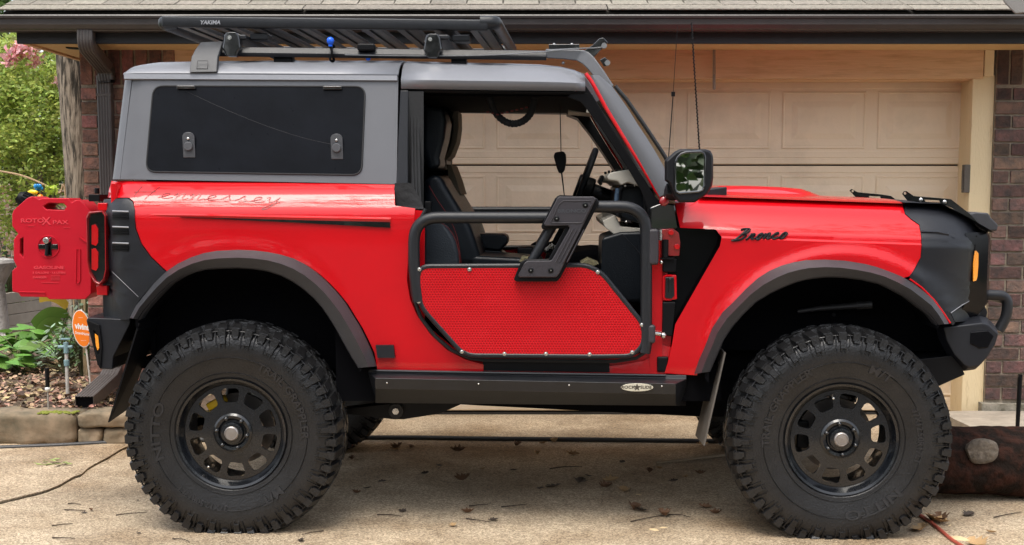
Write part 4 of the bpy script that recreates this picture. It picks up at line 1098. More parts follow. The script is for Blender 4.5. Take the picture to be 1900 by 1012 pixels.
# ball bungees
bgs = [((613, 76), .40, (607, 104), 'ball bungee cord with blue ball wrapped round the near roof rail'), ((683, 109), 1.2, (687, 114), 'ball bungee with blue ball low on the far side of the roof')]
for (a, y, b, lab) in bgs:
    q = T(*a, y - .02); t_ = empty('ball_bungee', CO + Matrix.Rotation(-YAW, 3, 'Z') @ q, lab, 'bungee cord', -YAW, None)
    r_ = .0165 if y < 1 else .012
    bm = BM(); ball(bm, (0, 0, 0), r_, u=20, v=14); cyl(bm, (0, 0, -r_), (0, 0, -r_ - .008), .009); obj('ball', bm, BLUE, t_)
    bm = BM(); 
    pts = [Vector((.014 * math.cos(k / 20 * 2 * math.pi), .03 - .036 * math.cos(k / 20 * 2 * math.pi) * 0 - .0 + .034 * math.sin(k / 20 * 2 * math.pi), -.05 + .035 * math.cos(k / 20 * 2 * math.pi + 0))) for k in range(20)]
    pts = [Vector((.006 * math.sin(k / 20 * 6 * math.pi), .038 + .034 * math.sin(k / 20 * 2 * math.pi), -.048 + .036 * math.cos(k / 20 * 2 * math.pi))) for k in range(20)]
    tube(bm, pts, .0055, n=8, closed=True); obj('elastic_loop', bm, BLK, t_)
# light bracket and cables on the rail front
bm = BM(); P = [T(a, b, .42) for a, b in [(1084,95),(1101,108),(1128,80),(1120,71),(1112,72),(1100,84)]]; plate(bm, [(p.x, p.z) for p in P], (), .41, .418)
P = [T(a, b, .42) for a, b in [(1113,112),(1122,107),(1130,114),(1129,122),(1121,124)]]; plate(bm, [(p.x, p.z) for p in P], (), .41, .418)
A, B = T(1018, 83, .43), T(1075, 90, .43); box2(bm, (A.x, .42, B.z), (B.x, .50, A.z))
b3 = bm; lb = obj('light_bracket', b3, GLB, car, bevel=.002)
bm = BM()
for a, b in ((1121, 85), (1127, 117)): q = T(a, b, .4); cyl(bm, (q.x, .395, q.z), (q.x, .42, q.z), .012, 16)
for a, b in ((1028, 83), (1061, 83), (1045, 117)): q = T(a, b, .43); ball(bm, q, .007)
tube(bm, catmull([T(a, b, .40) for a, b in [(640,102),(760,104),(900,103),(1000,97),(1060,91),(1110,89),(1121,85)]], 6), .0025, n=6)
obj('bracket_bolt_and_wire', bm, mat('dull_steel', (.3, .3, .3), .4, metal=.8), lb)
# antennas
bm = BM(); a, b = T(1302, 345, .40), T(1283, 42, .40); pts = [a.lerp(b, k / 60) for k in range(61)]; tube(bm, pts, lambda t: .0032 - .001 * t, n=6)
pts = [a.lerp(b, k / 300) + Vector((.0045 * math.cos(k * .9), .0045 * math.sin(k * .9), 0)) for k in range(301)]; tube(bm, pts, .0012, n=4); obj('antenna', bm, BLK, car)
bm = BM(); a, b, c_ = T(1240, 300, 1.2), T(1249, 175, 1.2), T(1257, 48, 1.2); tube(bm, [a, b], .0025, n=6); tube(bm, [b, c_], .0015, n=6); box(bm, b, (.018, .018, .022)); obj('antenna', bm, BLK, car)
# hood brackets
for y_, pts_, hole in ((.33, [(1674,360),(1677,355),(1682,355),(1695,364),(1745,368),(1764,370),(1800,398),(1830,430),(1822,430),(1790,402),(1766,386),(1745,378),(1684,373)], [(1715,371),(1743,372),(1744,376),(1717,375)]),
                      (1.75, [(1576,354),(1580,351),(1591,357),(1634,361),(1653,364),(1665,373),(1590,369)], [(1612,364),(1633,365),(1634,369),(1613,368)])):
    bm = BM(); P = [T(a, b, y_) for a, b in pts_]; Hh = [T(a, b, y_) for a, b in hole]
    hc = T(pts_[1][0] + 2, pts_[1][1] + 4, y_); r_ = .006
    H2 = [(hc.x + r_ * math.cos(k * math.pi / 5), hc.z + r_ * math.sin(k * math.pi / 5)) for k in range(10)]
    plate(bm, [(p.x, p.z) for p in P], [[(p.x, p.z) for p in Hh], H2], y_ - .004, y_ + .004); o1 = obj('hood_bracket', bm, GLB, car, smooth=20)
    if y_ < 1:
        bm = BM()
        for a, b in ((1708, 371), (1752, 375)): q = T(a, b, y_); ball(bm, (q.x, y_ - .006, q.z), .009, (1, .6, 1))
        obj('bracket_bolt', bm, CHR, o1)
# ------------------------------------------------------------------ interior
def xz(l, y): return [(p.x, p.z) for p in [T(a, b, y) for a, b in l]]
bm = BM()  # dark cabin shell: roof lining, rear side trim, floor tunnel, rear wall
zr = T(700, 128, .5).z
for y in (.36, WD - .38): box2(bm, (XREAR + .14, y, .70), (T(772, 300, .36).x, y + .02, zr - .06))
box2(bm, (XREAR + .14, .36, zr - .08), (T(1066, 300, .4).x, WD - .36, zr - .055))
box2(bm, (XREAR + .13, .33, .7), (XREAR + .15, WD - .33, zr - .08))
box2(bm, (XREAR + .06, .36, .66), (T(1250, 300, .4).x, WD - .36, .70))
obj('cabin_lining', bm, DARK, car)
bm = BM(); box2(bm, (T(1205, 300, .3).x, .27, .66), (T(1225, 300, .3).x, WD - .27, T(1210, 425, .3).z)); box2(bm, (T(1226, 300, .3).x, .40, .75), (T(1790, 500, .3).x, WD - .40, T(1500, 395, .4).z))  # second box: added black filler stopping light through the front arches
obj('firewall_and_filler', bm, DARK, car)
bm = BM(); P = xz([(830,209),(1050,210),(1085,216),(1062,204),(830,200)], WD - .42); P = [(T(772, 200, .4).x, P[0][1])] + P[1:4] + [(T(772, 200, .4).x, P[4][1])]; plate(bm, P, (), .41, WD - .41)
obj('headliner', bm, DARK, car)
def seat(y0, y1, dx=0, near=True):
    far = y0 > 1
    e = bpy.data.objects.new('seat', None); COL.objects.link(e); e.parent = car
    sh = lambda l: [(a + dx, b) for a, b in l]
    Y = y0
    bm = BM(); plate(bm, xz(sh([(796,330),(826,322),(838,345),(858,378),(884,420),(900,470),(902,520),(800,520),(790,430)]), Y), (), y0, y1); obj('backrest', bm, LEA, e, bevel=.035, seg=4)
    bm = BM(); plate(bm, xz(sh([(790,190),(828,196),(836,225),(832,255),(822,292),(826,310),(800,318),(788,280)]), Y), (), y0 + .08, y1 - .08); obj('headrest', bm, LEA, e, bevel=.03, seg=4)
    if far:
     bm = BM(); plate(bm, xz(sh([(836,205),(845,204),(846,235),(842,262),(832,288),(823,297),(818,296),(830,268),(836,240)]), Y), (), y0 + .1, y1 - .1)
     plate(bm, xz(sh([(826,305),(834,306),(845,335),(853,362),(846,356),(832,344)]), Y), (), y0 + .02, y1 - .02)
     obj('seat_trim', bm, SEATT, e, bevel=.004)
    bm = BM(); plate(bm, xz(sh([(800,470),(1000,480),(1010,505),(1005,540),(800,540)]), Y), (), y0, y1); obj('cushion', bm, LEA, e, bevel=.03, seg=4)
    bm = BM()
    tube(bm, catmull([T(a + dx, b, Y) + Vector((0, y0 - Y - .002, 0)) for a, b in [(806,345),(822,372),(842,402),(858,440),(866,490)]], 4), .0015, n=5); obj('stitching', bm, STITCH, e)
seat(.46, .92, -10); seat(1.16, 1.62, 2)
bm = BM()   # near side bolsters with red stitching
for k, (l, y0, y1) in enumerate((([(786,412),(812,408),(830,420),(845,445),(852,470),(853,500),(786,500)], .40, .47), ([(812,408),(832,408),(855,425),(868,450),(876,480),(876,500),(812,500)], .47, .60))):
    plate(bm, xz(l, .42), (), y0, y1)
obj('seat_bolster', bm, mat('blue_black_leather', (.016, .022, .03), .4, bump=.3, bscale=160), car, bevel=.02, seg=4)
bm = BM(); tube(bm, catmull([T(a, b, .398) for a, b in [(810,409),(832,424),(846,447),(853,480),(852,495)]], 5), .0016, n=5); obj('seat_stitching', bm, STITCH, car)
bm = BM(); plate(bm, xz([(872,433),(935,435),(943,440),(942,452),(928,466),(872,460)], .95), (), .93, 1.13); plate(bm, xz([(872,462),(930,465),(960,492),(965,520),(872,520)], .95), (), .94, 1.12)
obj('centre_console', bm, LEA, car, bevel=.012, seg=3)
bm = BM(); plate(bm, xz([(960,459),(990,457),(992,500),(960,500)], .98), (), .95, 1.10); obj('shifter_box', bm, BLK, car, bevel=.01)
bm = BM(); plate(bm, xz([(1010,470),(1100,462),(1200,468),(1200,540),(1010,540)], 1.05), (), .90, 1.6); obj('floor_tunnel', bm, DARK, car, bevel=.03)
bm = BM(); A = T(788, 374, .30); box2(bm, (A.x, .28, T(788, 396, .3).z), (T(800, 374, .3).x, .33, A.z)); obj('belt_buckle', bm, BLK, car, bevel=.004)
# steering wheel (far, driver's side)
cen = T(1083, 338, 1.42); top = T(1098, 298, 1.42); ax = Vector((.88, 0, .47)).normalized() if 0 else None
bm = BM(); up = (top - cen); up.y = 0; L_ = .19; up = up.normalized(); rt = Vector((0, 1, 0))
pts = [cen - up * .02 + (up * math.cos(k / 36 * 2 * math.pi) + rt * math.sin(k / 36 * 2 * math.pi)) * L_ for k in range(36)]
tube(bm, pts, .017, n=10, closed=True); nrm = up.cross(rt); nrm = nrm if nrm.x > 0 else -nrm
for s in (-1, 1): tube(bm, [cen - up * .03, cen - up * .03 + rt * s * .18], .016, n=8)
tube(bm, [cen - up * .03, cen - up * .20], .016, n=8)
sw = obj('steering_wheel', bm, LEA, car)
bm = BM(); c2 = cen - up * .03; cyl(bm, c2 - nrm * .03, c2 + nrm * .06, .065, 24); cyl(bm, c2 + nrm * .05, c2 + nrm * .24, .042, 20); obj('steering_column', bm, LEA, sw, bevel=.01)
# dashboard
bm = BM(); plate(bm, xz([(1122,330),(1128,322),(1170,315),(1200,318),(1235,352),(1190,350),(1160,340),(1148,345),(1142,338),(1126,336)], .6), (), .34, WD - .36); ds = obj('dashboard', bm, TANP, car, bevel=.008, seg=3)
bm = BM(); plate(bm, xz([(1148,345),(1165,340),(1205,350),(1225,400),(1225,425),(1150,405),(1140,395)], .6), (), .42, WD - .40); obj('dash_face', bm, LEA, ds, bevel=.012)
bm = BM(); plate(bm, xz([(1117,410),(1140,398),(1150,420),(1190,423),(1200,436),(1160,434),(1142,438),(1120,420)], .5), (), .40, WD - .40); obj('lower_dash_trim', bm, TANP, ds, bevel=.006)
bm = BM(); tube(bm, fillet([T(a, b, .38) for a, b in [(1146,402),(1150,346),(1195,342),(1200,400)]], .03), .012, n=10); obj('grab_bar', bm, BLK, ds)
bm = BM(); tube(bm, [T(1141,392,.37), T(1146,350,.37)], .010, n=8); obj('grab_bar_grip', bm, mat('blue_grey_rubber', (.03, .06, .10), .5, bump=.6, bscale=90), ds)
bm = BM(); 
for a, b in ((1160, 345), (1178, 344), (1162, 412)): q = T(a, b, .36); ball(bm, q, .006)
obj('dash_bolt', bm, CHR, ds)
bm = BM(); P = [T(a, b, .6) for a, b in [(1113,336),(1119,324),(1124,326),(1119,344)]]; plate(bm, [(p.x, p.z) for p in P], (), .8, 1.1)
for k in range(7): A = T(1124 + k * 7, 321 - k * 1.2, .7); box(bm, (A.x, .75 + .03 * (k % 3), A.z), (.012, .02, .012 + .006 * (k % 2)))
obj('dash_top_rail', bm, BLK, ds, bevel=.002)
bm = BM(); plate(bm, xz([(1116,440),(1150,430),(1195,428),(1208,440),(1208,560),(1112,560)], .45), (), .36, .9); obj('kick_panel', bm, LEA, car, bevel=.015)
bm = BM(); pts = [T(a, b, .6) for a, b in [(1150,432),(1172,455),(1200,490)]]; tube(bm, [Vector((p.x, .36, p.z)) for p in pts], .003, n=5); obj('kick_panel_seam', bm, CLAD, car)
# clutter on the floor beyond (patterned straps)
bm = BM(); 
for a, b in ((1010, 466), (1022, 476), (1046, 470)): q = T(a, b, 1.3); cyl(bm, q, q + Vector((.04, .02, .03)), .02, 8)
obj('shifter_lever', bm, CHR, car)
mk = mat('patterned_mat', (.2, .17, .09), .8, bump=.4, bscale=60); mkb = mk.node_tree
ck = mkb.nodes.new('ShaderNodeTexChecker'); ck.inputs['Scale'].default_value = 55; ck.inputs[1].default_value = (.25, .21, .10, 1); ck.inputs[2].default_value = (.02, .03, .03, 1)
mkb.links.new(ck.outputs[0], mkb.nodes['Principled BSDF'].inputs['Base Color'])
bm = BM()
for l in ([(962,487),(966,480),(985,482),(980,490)], [(1078,491),(1092,483),(1112,491),(1100,496)]): plate(bm, xz(l, .30), (), .36, .6)
obj('floor_mat', bm, mk, car)
# roof grab handle
bm = BM(); pts = catmull([T(a, b, .50) for a, b in [(908,180),(918,207),(934,224),(953,230),(972,224),(986,208),(992,182)]], 8); tube(bm, pts, lambda t: .0155 + .0016 * math.sin(t * 120), n=10)
gh = obj('grab_handle', bm, mat('braided_cord', (.008, .008, .009), .85), car)
bm = BM()
for k in range(9): q = T(905 + k * 9, 213 - abs(k - 2) * 2.2, .48); box(bm, q, (.012, .006, .006))
obj('stitched_strap', bm, STITCH, gh)
bm = BM(); plate(bm, xz([(1050,196),(1078,200),(1098,214),(1075,212),(1055,210)], 1.5), (), 1.35, 1.7); obj('sun_visor', bm, TANP, car, bevel=.004)
# hanging radio microphone
q = T(1041, 322, .9); mic = empty('hanging_microphone', CO + Matrix.Rotation(-YAW, 3, 'Z') @ q, 'black handheld radio microphone hanging on its cord inside the door opening', 'microphone', -YAW)
bm = BM(); P = [T(a, b, .9) - q for a, b in [(1027,290),(1030,283),(1046,281),(1050,287),(1051,300),(1048,316),(1044,322),(1037,322),(1033,312)]]; plate(bm, [(p.x, p.z) for p in P], (), -.02, .02); obj('handset', bm, BLK, mic, bevel=.008, seg=3)
bm = BM(); tube(bm, [T(a, b, .9) - q for a, b in [(1039,190),(1040,240),(1041,284)]], .0022, n=6); tube(bm, [T(a, b, .9) - q for a, b in [(1042,320),(1045,345),(1048,372)]], lambda t: .004 - .002 * t, n=6); obj('cord', bm, BLK, mic)
# ------------------------------------------------------------------ fuel can on the tailgate
YC = .36
bs = T(95, 556, YC)
can = empty('fuel_can', CO + Matrix.Rotation(-YAW, 3, 'Z') @ bs, 'flat red plastic fuel can with black cap carried on the back of the vehicle', 'fuel can', -YAW)
def cx(l, y=YC): return [(p.x - bs.x, p.z - bs.z) for p in [T(a, b, y) for a, b in l]]
out = [(22,398),(25,390),(50,368),(57,365),(66,366),(72,370),(80,368),(127,368),(133,376),(139,372),(147,371),(155,377),(167,390),(170,400),(170,470),(169,545),(158,556),(92,556),(86,552),(38,551),(34,544),(23,542),(22,532),(22,504),(30,496),(42,487),(40,480),(32,484),(25,478),(25,445),(33,434),(22,420)]
h1 = [(80,383),(90,377),(118,378),(123,384),(119,390),(86,389)]; h2 = [(37,444),(43,441),(43,478),(37,471)]
out = [(22,398),(25,390),(50,368),(57,365),(66,366),(72,370),(80,368),(127,368),(133,376),(139,372),(147,371),(155,377),(167,390),(170,400),(170,470),(169,545),(158,556),(92,556),(86,552),(38,551),(34,544),(23,542),(22,532),(22,503),(31,495),(25,484),(25,445),(33,434),(22,420)]
bm = BM(); plate(bm, cx(out), [cx(h1), cx(h2)], 0, .15); cb = obj('can_body', bm, REDP, can, bevel=.009, seg=3)
bm = BM(); lathe(bm, [(.052, .002), (.050, -.004), (.046, -.004), (.044, .002)], 40, (cx([(90,458)])[0][0], 0, cx([(90,458)])[0][1]))
c_ = cx([(90,458)])[0]
P = cx([(142,463),(149,463),(149,522),(146,526),(141,525)]); tube(bm, [Vector((p[0], -.002, p[1])) for p in P], .003, n=6, closed=True)
P = cx([(36,542),(84,543),(85,551)]); tube(bm, [Vector((p[0], -.002, p[1])) for p in P], .003, n=6)
P = cx([(148,440),(158,448),(170,452)]); tube(bm, [Vector((p[0], -.002, p[1])) for p in P], .004, n=6)
obj('moulded_ridge', bm, REDP, can)
bm = BM(); box(bm, (c_[0], -.002, c_[1]), (.088, .008, .022)); box(bm, (c_[0], -.003, c_[1]), (.03, .008, .08)); obj('mount_recess', bm, GLB, can, bevel=.003)
bm = BM(); k = cx([(90,470)])[0]; tube(bm, [(c_[0] + .003, -.012, c_[1] + .035), (c_[0] - .003, -.02, c_[1] - .04)], .009, n=8); obj('mount_handle', bm, BLK, can)
bm = BM(); cyl(bm, (c_[0], -.03, c_[1] + .028), (c_[0], .0, c_[1] + .028), .014, 20); obj('mount_lock', bm, CHR, can, bevel=.003)
bm = BM(); a, b = cx([(47,378)])[0], cx([(28,369)])[0]
A, B = Vector((a[0], .07, a[1])), Vector((b[0], .07, b[1])); cyl(bm, A, B, .036, 16); cyl(bm, A.lerp(B, .5), A.lerp(B, 1.25), .029, 12)
for k in range(16):
    d = (B - A).normalized(); s = d.orthogonal().normalized(); u = d.cross(s); ang = k / 16 * 2 * math.pi; off = (s * math.cos(ang) + u * math.sin(ang)) * .036
    box(bm, (A + B) / 2 + off, (.008, .008, .03), d.to_track_quat('Z', 'Y').to_matrix())
obj('screw_cap', bm, BLK, can)
lm = mat('raised_red_letters', (.70, .05, .07), .35)
bm = BM()
def ct(s, px, py, size, sx=1, ext=.0012, bold=.0004):
    p = cx([(px, py)])[0]; side_text(bm, s, size, (p[0], -.001, p[1]), ext, bold, sx)
ct('ROTO', 60, 410, .025, 1.5); ct('PAX', 112, 413, .025, 1.5); ct('X', 86, 411, .05, 1.1); ct('GASOLINE', 91, 497, .0185, 1.6, bold=.0006)
ct('2 GALLONS \u00b7 7.6 LITERS', 91, 506.5, .0115, 1.25); ct('DANGER:', 74, 515, .0125, 1.2)
for k in range(4): ct('.................', 103, 511 + k * 2.6, .007, 1.6)
ct('...............................', 93, 524, .006, 2.0); ct('..............', 58, 419, .006, 1.6); ct('..............', 124, 422, .006, 1.6)
obj('raised_lettering', bm, lm, can)
# ================================================================== THE SETTING
rnd = random.Random(11)
YB, YD, YJ = 8.45, 8.72, 8.47        # brick face, garage door face, timber trim face
CONC = mat('driveway_concrete', (.53, .435, .325), .85, bump=.85, bscale=140, detail=6, var=.3, vscale=1.3, ramp=(.3, .7))
def speckle(m, scale, c1, c2, f=.5, stain=None):
    n = m.node_tree; L = n.links; b = n.nodes['Principled BSDF']
    src = b.inputs['Base Color'].links[0].from_socket
    tc = n.nodes.new('ShaderNodeTexCoord')
    v = n.nodes.new('ShaderNodeTexVoronoi'); v.inputs['Scale'].default_value = scale; L.new(tc.outputs['Object'], v.inputs['Vector'])
    rp = n.nodes.new('ShaderNodeValToRGB'); e = rp.color_ramp.elements; e[0].position = .1; e[0].color = (*c1, 1); e[1].position = .9; e[1].color = (*c2, 1)
    sp = n.nodes.new('ShaderNodeSeparateColor'); L.new(v.outputs['Color'], sp.inputs[0]); L.new(sp.outputs[0], rp.inputs[0])
    mx = n.nodes.new('ShaderNodeMix'); mx.data_type = 'RGBA'; mx.blend_type = 'OVERLAY'; mx.inputs[0].default_value = f
    L.new(src, mx.inputs[6]); L.new(rp.outputs[0], mx.inputs[7]); out = mx.outputs[2]
    if stain:
        nz = n.nodes.new('ShaderNodeTexNoise'); nz.inputs['Scale'].default_value = stain[0]; nz.inputs['Detail'].default_value = 9; nz.inputs['Roughness'].default_value = .7
        L.new(tc.outputs['Object'], nz.inputs['Vector'])
        r2 = n.nodes.new('ShaderNodeValToRGB'); r2.color_ramp.elements[0].position = stain[1]; r2.color_ramp.elements[1].position = stain[2]
        r2.color_ramp.elements[0].color = (*stain[3], 1); r2.color_ramp.elements[1].color = (1, 1, 1, 1); L.new(nz.outputs['Fac'], r2.inputs[0])
        m2 = n.nodes.new('ShaderNodeMix'); m2.data_type = 'RGBA'; m2.blend_type = 'MULTIPLY'; m2.inputs[0].default_value = 1
        L.new(out, m2.inputs[6]); L.new(r2.outputs[0], m2.inputs[7]); out = m2.outputs[2]
    L.new(out, b.inputs['Base Color'])
speckle(CONC, 150, (.22, .19, .15), (.78, .76, .7), .75, (1.1, .36, .58, (.55, .48, .40)))
SOIL = mat('soil', (.09, .06, .04), .95, bump=1, bscale=25, var=.5, vscale=8)
GRASS = mat('lawn', (.05, .09, .025), .95, bump=1, bscale=30, var=.5, vscale=3)
def ground_sheet(name, x0, x1, y0, y1, z, m, step=None, amp=0):
    bm = BM(); nx_, ny_ = (1, 1) if not step else (int((x1 - x0) / step), int((y1 - y0) / step))
    vs = [[bm.verts.new((x0 + (x1 - x0) * i / nx_, y0 + (y1 - y0) * j / ny_, z + (amp * noise.noise(Vector((i * .35, j * .35, 3))) if amp else 0))) for i in range(nx_ + 1)] for j in range(ny_ + 1)]
    for j in range(ny_):
        for i in range(nx_): bm.faces.new((vs[j][i], vs[j][i + 1], vs[j + 1][i + 1], vs[j + 1][i]))
    return tag(obj(name, bm, m), kind='structure')
ground_sheet('ground', -70, 70, -60, 90, -.03, GRASS)
ground_sheet('street', -70, 70, -12, 3.35, -.022, mat('asphalt', (.06, .06, .06), .9, bump=.5, bscale=60))  # out of view; asphalt brought close so the car reflects dark ground
# driveway in two slabs parted by a ragged crack
ck = [(-60, 950), (-20, 940), (0, 935), (25, 929), (55, 922), (85, 914), (100, 908), (112, 903), (118, 899), (135, 889), (150, 884), (163, 872), (180, 862), (200, 852), (222, 838), (240, 830), (262, 820)]
ck = [G(a, b) for a, b in ck]
ck2 = []
for a, b in zip(ck, ck[1:]):
    for k in range(6):
        p = a.lerp(b, k / 6); ck2.append(p + Vector((0, .006 * noise.noise(p * 14), 0)))
ck2.append(ck[-1])
def slab(name, pts, z=0):
    bm = BM(); vs = [bm.verts.new((p[0], p[1], z)) for p in pts]; f = bm.faces.new(vs); bmesh.ops.triangulate(bm, faces=[f])
    r = bmesh.ops.extrude_face_region(bm, geom=bm.faces[:]); 
    for g in r['geom']:
        if isinstance(g, bmesh.types.BMVert): g.co.z = z - .028
    return tag(obj(name, bm, CONC, smooth=0), kind='structure')
slab('driveway', [(-6, 3.4), (9, 3.4), (9, 8.78), (ck2[-1].x + .4, 8.78), (ck2[-1].x + .02, ck2[-1].y)] + [(p.x + .004, p.y - .010 - .006 * noise.noise(p * 30)) for p in ck2[::-1]] + [(-6, ck2[0].y - .3)])
slab('driveway_corner', [(p.x, p.y + .012) for p in ck2] + [(ck2[-1].x + .3, 7.9), (-6, 7.9), (-6, ck2[0].y - .28)], .010)
ground_sheet('soil_under_slabs', -5.9, 4, 3, 8.7, -.0275, SOIL)
# mulch bed behind the stones
bedm = mat('mulch', (.13, .085, .055), .95, bump=1, bscale=45, detail=8, var=.7, vscale=12)
bm = BM(); N_ = 60
vs = [[bm.verts.new((-9 + 7.35 * i / N_, 7.80 + 10 * (j / N_), .155 + .03 * noise.noise(Vector((i * .3, j * .4, 0))) + .02 * noise.noise(Vector((i * 1.1, j * 1.3, 5))))) for i in range(N_ + 1)] for j in range(N_ + 1)]
for j in range(N_):
    for i in range(N_): bm.faces.new((vs[j][i], vs[j][i + 1], vs[j + 1][i + 1], vs[j + 1][i]))
tag(obj('mulch_bed', bm, bedm), kind='structure')
# ------------------------------------------------------------------ house
house = empty('house', (0, YB, 0), 'brick house with wide tan garage door, dark gutter and shingled roof', 'house')
hb_ = lambda name, bm, m, **k: (obj(name, bm, m, k.pop('parent', house), **k))
def H_(bm):
    for v in bm.verts: v.co.y -= YB
    return bm
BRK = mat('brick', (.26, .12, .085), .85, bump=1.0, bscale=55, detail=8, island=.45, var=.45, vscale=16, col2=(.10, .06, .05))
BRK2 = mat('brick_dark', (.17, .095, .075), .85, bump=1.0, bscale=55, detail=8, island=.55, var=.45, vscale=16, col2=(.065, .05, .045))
MORT = mat('mortar', (.36, .30, .23), .95, bump=.8, bscale=60, var=.4, vscale=12)
PIT, BL = .0852, .213
def brick_face(bm, x0, x1, z0, z1, y, axis='x', flip=1, zref=0, soldier=None):
    "bricks standing 8 mm proud of the mortar, running in x (front) or y (side)"
    r = random.Random(int(abs(x0) * 100)); k0 = math.floor((z0 - zref) / PIT); k = k0
    while zref + k * PIT < z1 - .02:
        za_, zb2 = max(z0, zref + k * PIT), min(z1, zref + (k + 1) * PIT) - .011
        if zb2 - za_ > .02:
            x = x0 - (BL / 2 if k % 2 else 0)
            while x < x1:
                a, b = max(x, x0), min(x + BL - .011, x1)
                if b - a > .02:
                    j = lambda q: r.uniform(-q, q); pr = r.uniform(.006, .013)
                    if axis == 'x': v = box(bm, ((a + b) / 2, y - pr / 2 + .01, (za_ + zb2) / 2), (b - a - r.uniform(0, .004), pr + .02, zb2 - za_ - r.uniform(0, .004)), Matrix.Rotation(j(.008), 3, 'Y'))
                    else: v = box(bm, (y - flip * (pr / 2 - .01), (a + b) / 2, (za_ + zb2) / 2), (pr + .02, b - a, zb2 - za_))
                x += BL
        k += 1
zs = W(1870, 160, YB).z; zref = zs - 30 * PIT
xj1 = W(1842, 260, YJ).x; zbrk0 = W(1860, 745, YB).z; ztop = 2.44
def wallpart(x0, x1, m, z0):
    bm = BM(); brick_face(bm, x0, x1, z0, zs, YB, zref=zref)
    x = x0
    while x < x1:      # soldier course under the soffit
        box(bm, (x + .0375, YB + .006, (zs + ztop) / 2 + .004), (.070, .03, ztop - zs - .01)); x += .0852
    hb_('brick_wall', H_(bm), m, bevel=.003, smooth=0)
    bm = BM(); box2(bm, (x0, YB + .004, z0 - .01), (x1, YB + .3, ztop + .1)); hb_('mortar', H_(bm), MORT)
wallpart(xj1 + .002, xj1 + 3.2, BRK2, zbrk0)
xl_ = W(155, 300, YB).x; xr_ = W(309, 100, YB).x
wallpart(xl_, xr_, BRK, .1)
bm = BM(); brick_face(bm, YB + .02, YB + 4, .1, ztop, xl_, axis='y', zref=zref); hb_('side_brick_wall', H_(bm), BRK, bevel=.003, smooth=0)
bm = BM(); box2(bm, (xl_ + .004, YB + .01, .05), (xl_ + .2, YB + 4, ztop + .1)); hb_('mortar', H_(bm), MORT)
bm = BM(); r = box(bm, ((xj1 - .03 + xj1 + 3.2) / 2, YB + .06, (zbrk0 + .0) / 2 - .02), (3.23, .22, zbrk0 + .02)); bmesh.ops.subdivide_edges(bm, edges=bm.edges[:], cuts=10, use_grid_fill=True)
for v in bm.verts: v.co += Vector((0, .012 * noise.noise(v.co * 9), .008 * noise.noise(v.co * 7 + Vector((5, 0, 0)))))
hb_('foundation', H_(bm), mat('old_concrete', (.30, .27, .22), .95, bump=1, bscale=30, var=.6, vscale=14, col2=(.10, .09, .06)))
# garage door: four sections of eight raised panels
DOORM = mat('garage_door_paint', (.76, .62, .455), .55, bump=.15, bscale=60, var=.2, vscale=1.7, ramp=(.3, .55))
DOORD = mat('door_gap', (.03, .025, .02), .9)
xd1 = W(1788, 400, YD).x; xd0 = xd1 - 4.88; zd1 = W(1500, 152, YD).z; secH = .5335
door_e = bpy.data.objects.new('garage_door', None); COL.objects.link(door_e); door_e.parent = house
def nest(bm, x0, x1, z0, z1, steps, y):
    rings = []
    for ins, dp in steps:
        rings.append([bm.verts.new((a, y - dp, b)) for a, b in ((x0 + ins, z0 + ins), (x1 - ins, z0 + ins), (x1 - ins, z1 - ins), (x0 + ins, z1 - ins))])
    for A, B in zip(rings, rings[1:]):
        for k in range(4): bm.faces.new((A[k], A[(k + 1) % 4], B[(k + 1) % 4], B[k]))
    bm.faces.new(rings[-1])
for s in range(4):
    zt_, zb_2 = zd1 - s * secH, max(zd1 - (s + 1) * secH + .010, .012)
    bm = BM()
    prof = [(YD + .04, zt_), (YD + .006, zt_), (YD, zt_ - .006), (YD, zt_ - .042), (YD + .004, zt_ - .046), (YD + .004, zb_2 + .086), (YD, zb_2 + .082), (YD, zb_2 + .046), (YD + .004, zb_2 + .042), (YD, zb_2 + .036), (YD, zb_2 + .006), (YD + .006, zb_2), (YD + .04, zb_2)]
    loft(bm, [[(x, y, z) for y, z in prof] for x in (xd0, xd1)])
    for k in range(8):
        a = xd0 + 4.88 * (k + .5) / 8
        nest(bm, a - .268, a + .268, zb_2 + .098, zt_ - .062, [(0, -.004), (.004, .003), (.012, .003), (.016, -.001), (.062, -.001 + .0), (.095, .0075), (.10, .0085)], YD)
    obj('door_section', H_(bm), DOORM, door_e, smooth=0, bevel=.0015)
bm = BM(); box2(bm, (xd0, YD + .02, .0), (xd1, YD + .05, zd1)); box2(bm, (xd0, YD - .002, .0005), (xd1, YD + .03, .012)); obj('door_backing', H_(bm), DOORD, door_e)
# trim boards
TRIM = mat('cream_trim_paint', (.72, .58, .36), .6, bump=.25, bscale=24, stretch=(6, 6, 1), var=.25, vscale=5, col2=(.50, .37, .20), ramp=(.28, .42))
BEAM = mat('header_paint', (.66, .43, .25), .6, bump=.35, bscale=14, stretch=(.6, 5, 6), var=.3, vscale=4, col2=(.45, .26, .13), ramp=(.25, .5))
xi1 = W(1800, 300, YJ).x
bm = BM(); box2(bm, (xi1, YJ, .02), (xj1, YB + .12, W(1820, 140, YJ).z)); box2(bm, (xd1 - .004, YJ + .05, .02), (xi1 + .01, YD + .02, zd1 + .03)); hb_('door_jamb_trim', H_(bm), TRIM, bevel=.004)
xm = 2 * ((xd0 + xd1) / 2) 
bm = BM(); box2(bm, (xm - xj1, YJ, .02), (xm - xi1, YB + .12, W(1820, 140, YJ).z)); box2(bm, (xm - xi1, YJ + .05, .02), (xd0 + .01, YD - .004, zd1 + .03)); hb_('door_jamb_trim', H_(bm), TRIM, bevel=.004)
zb1, zb0 = ztop + .02, W(1500, 146, YJ - .02).z
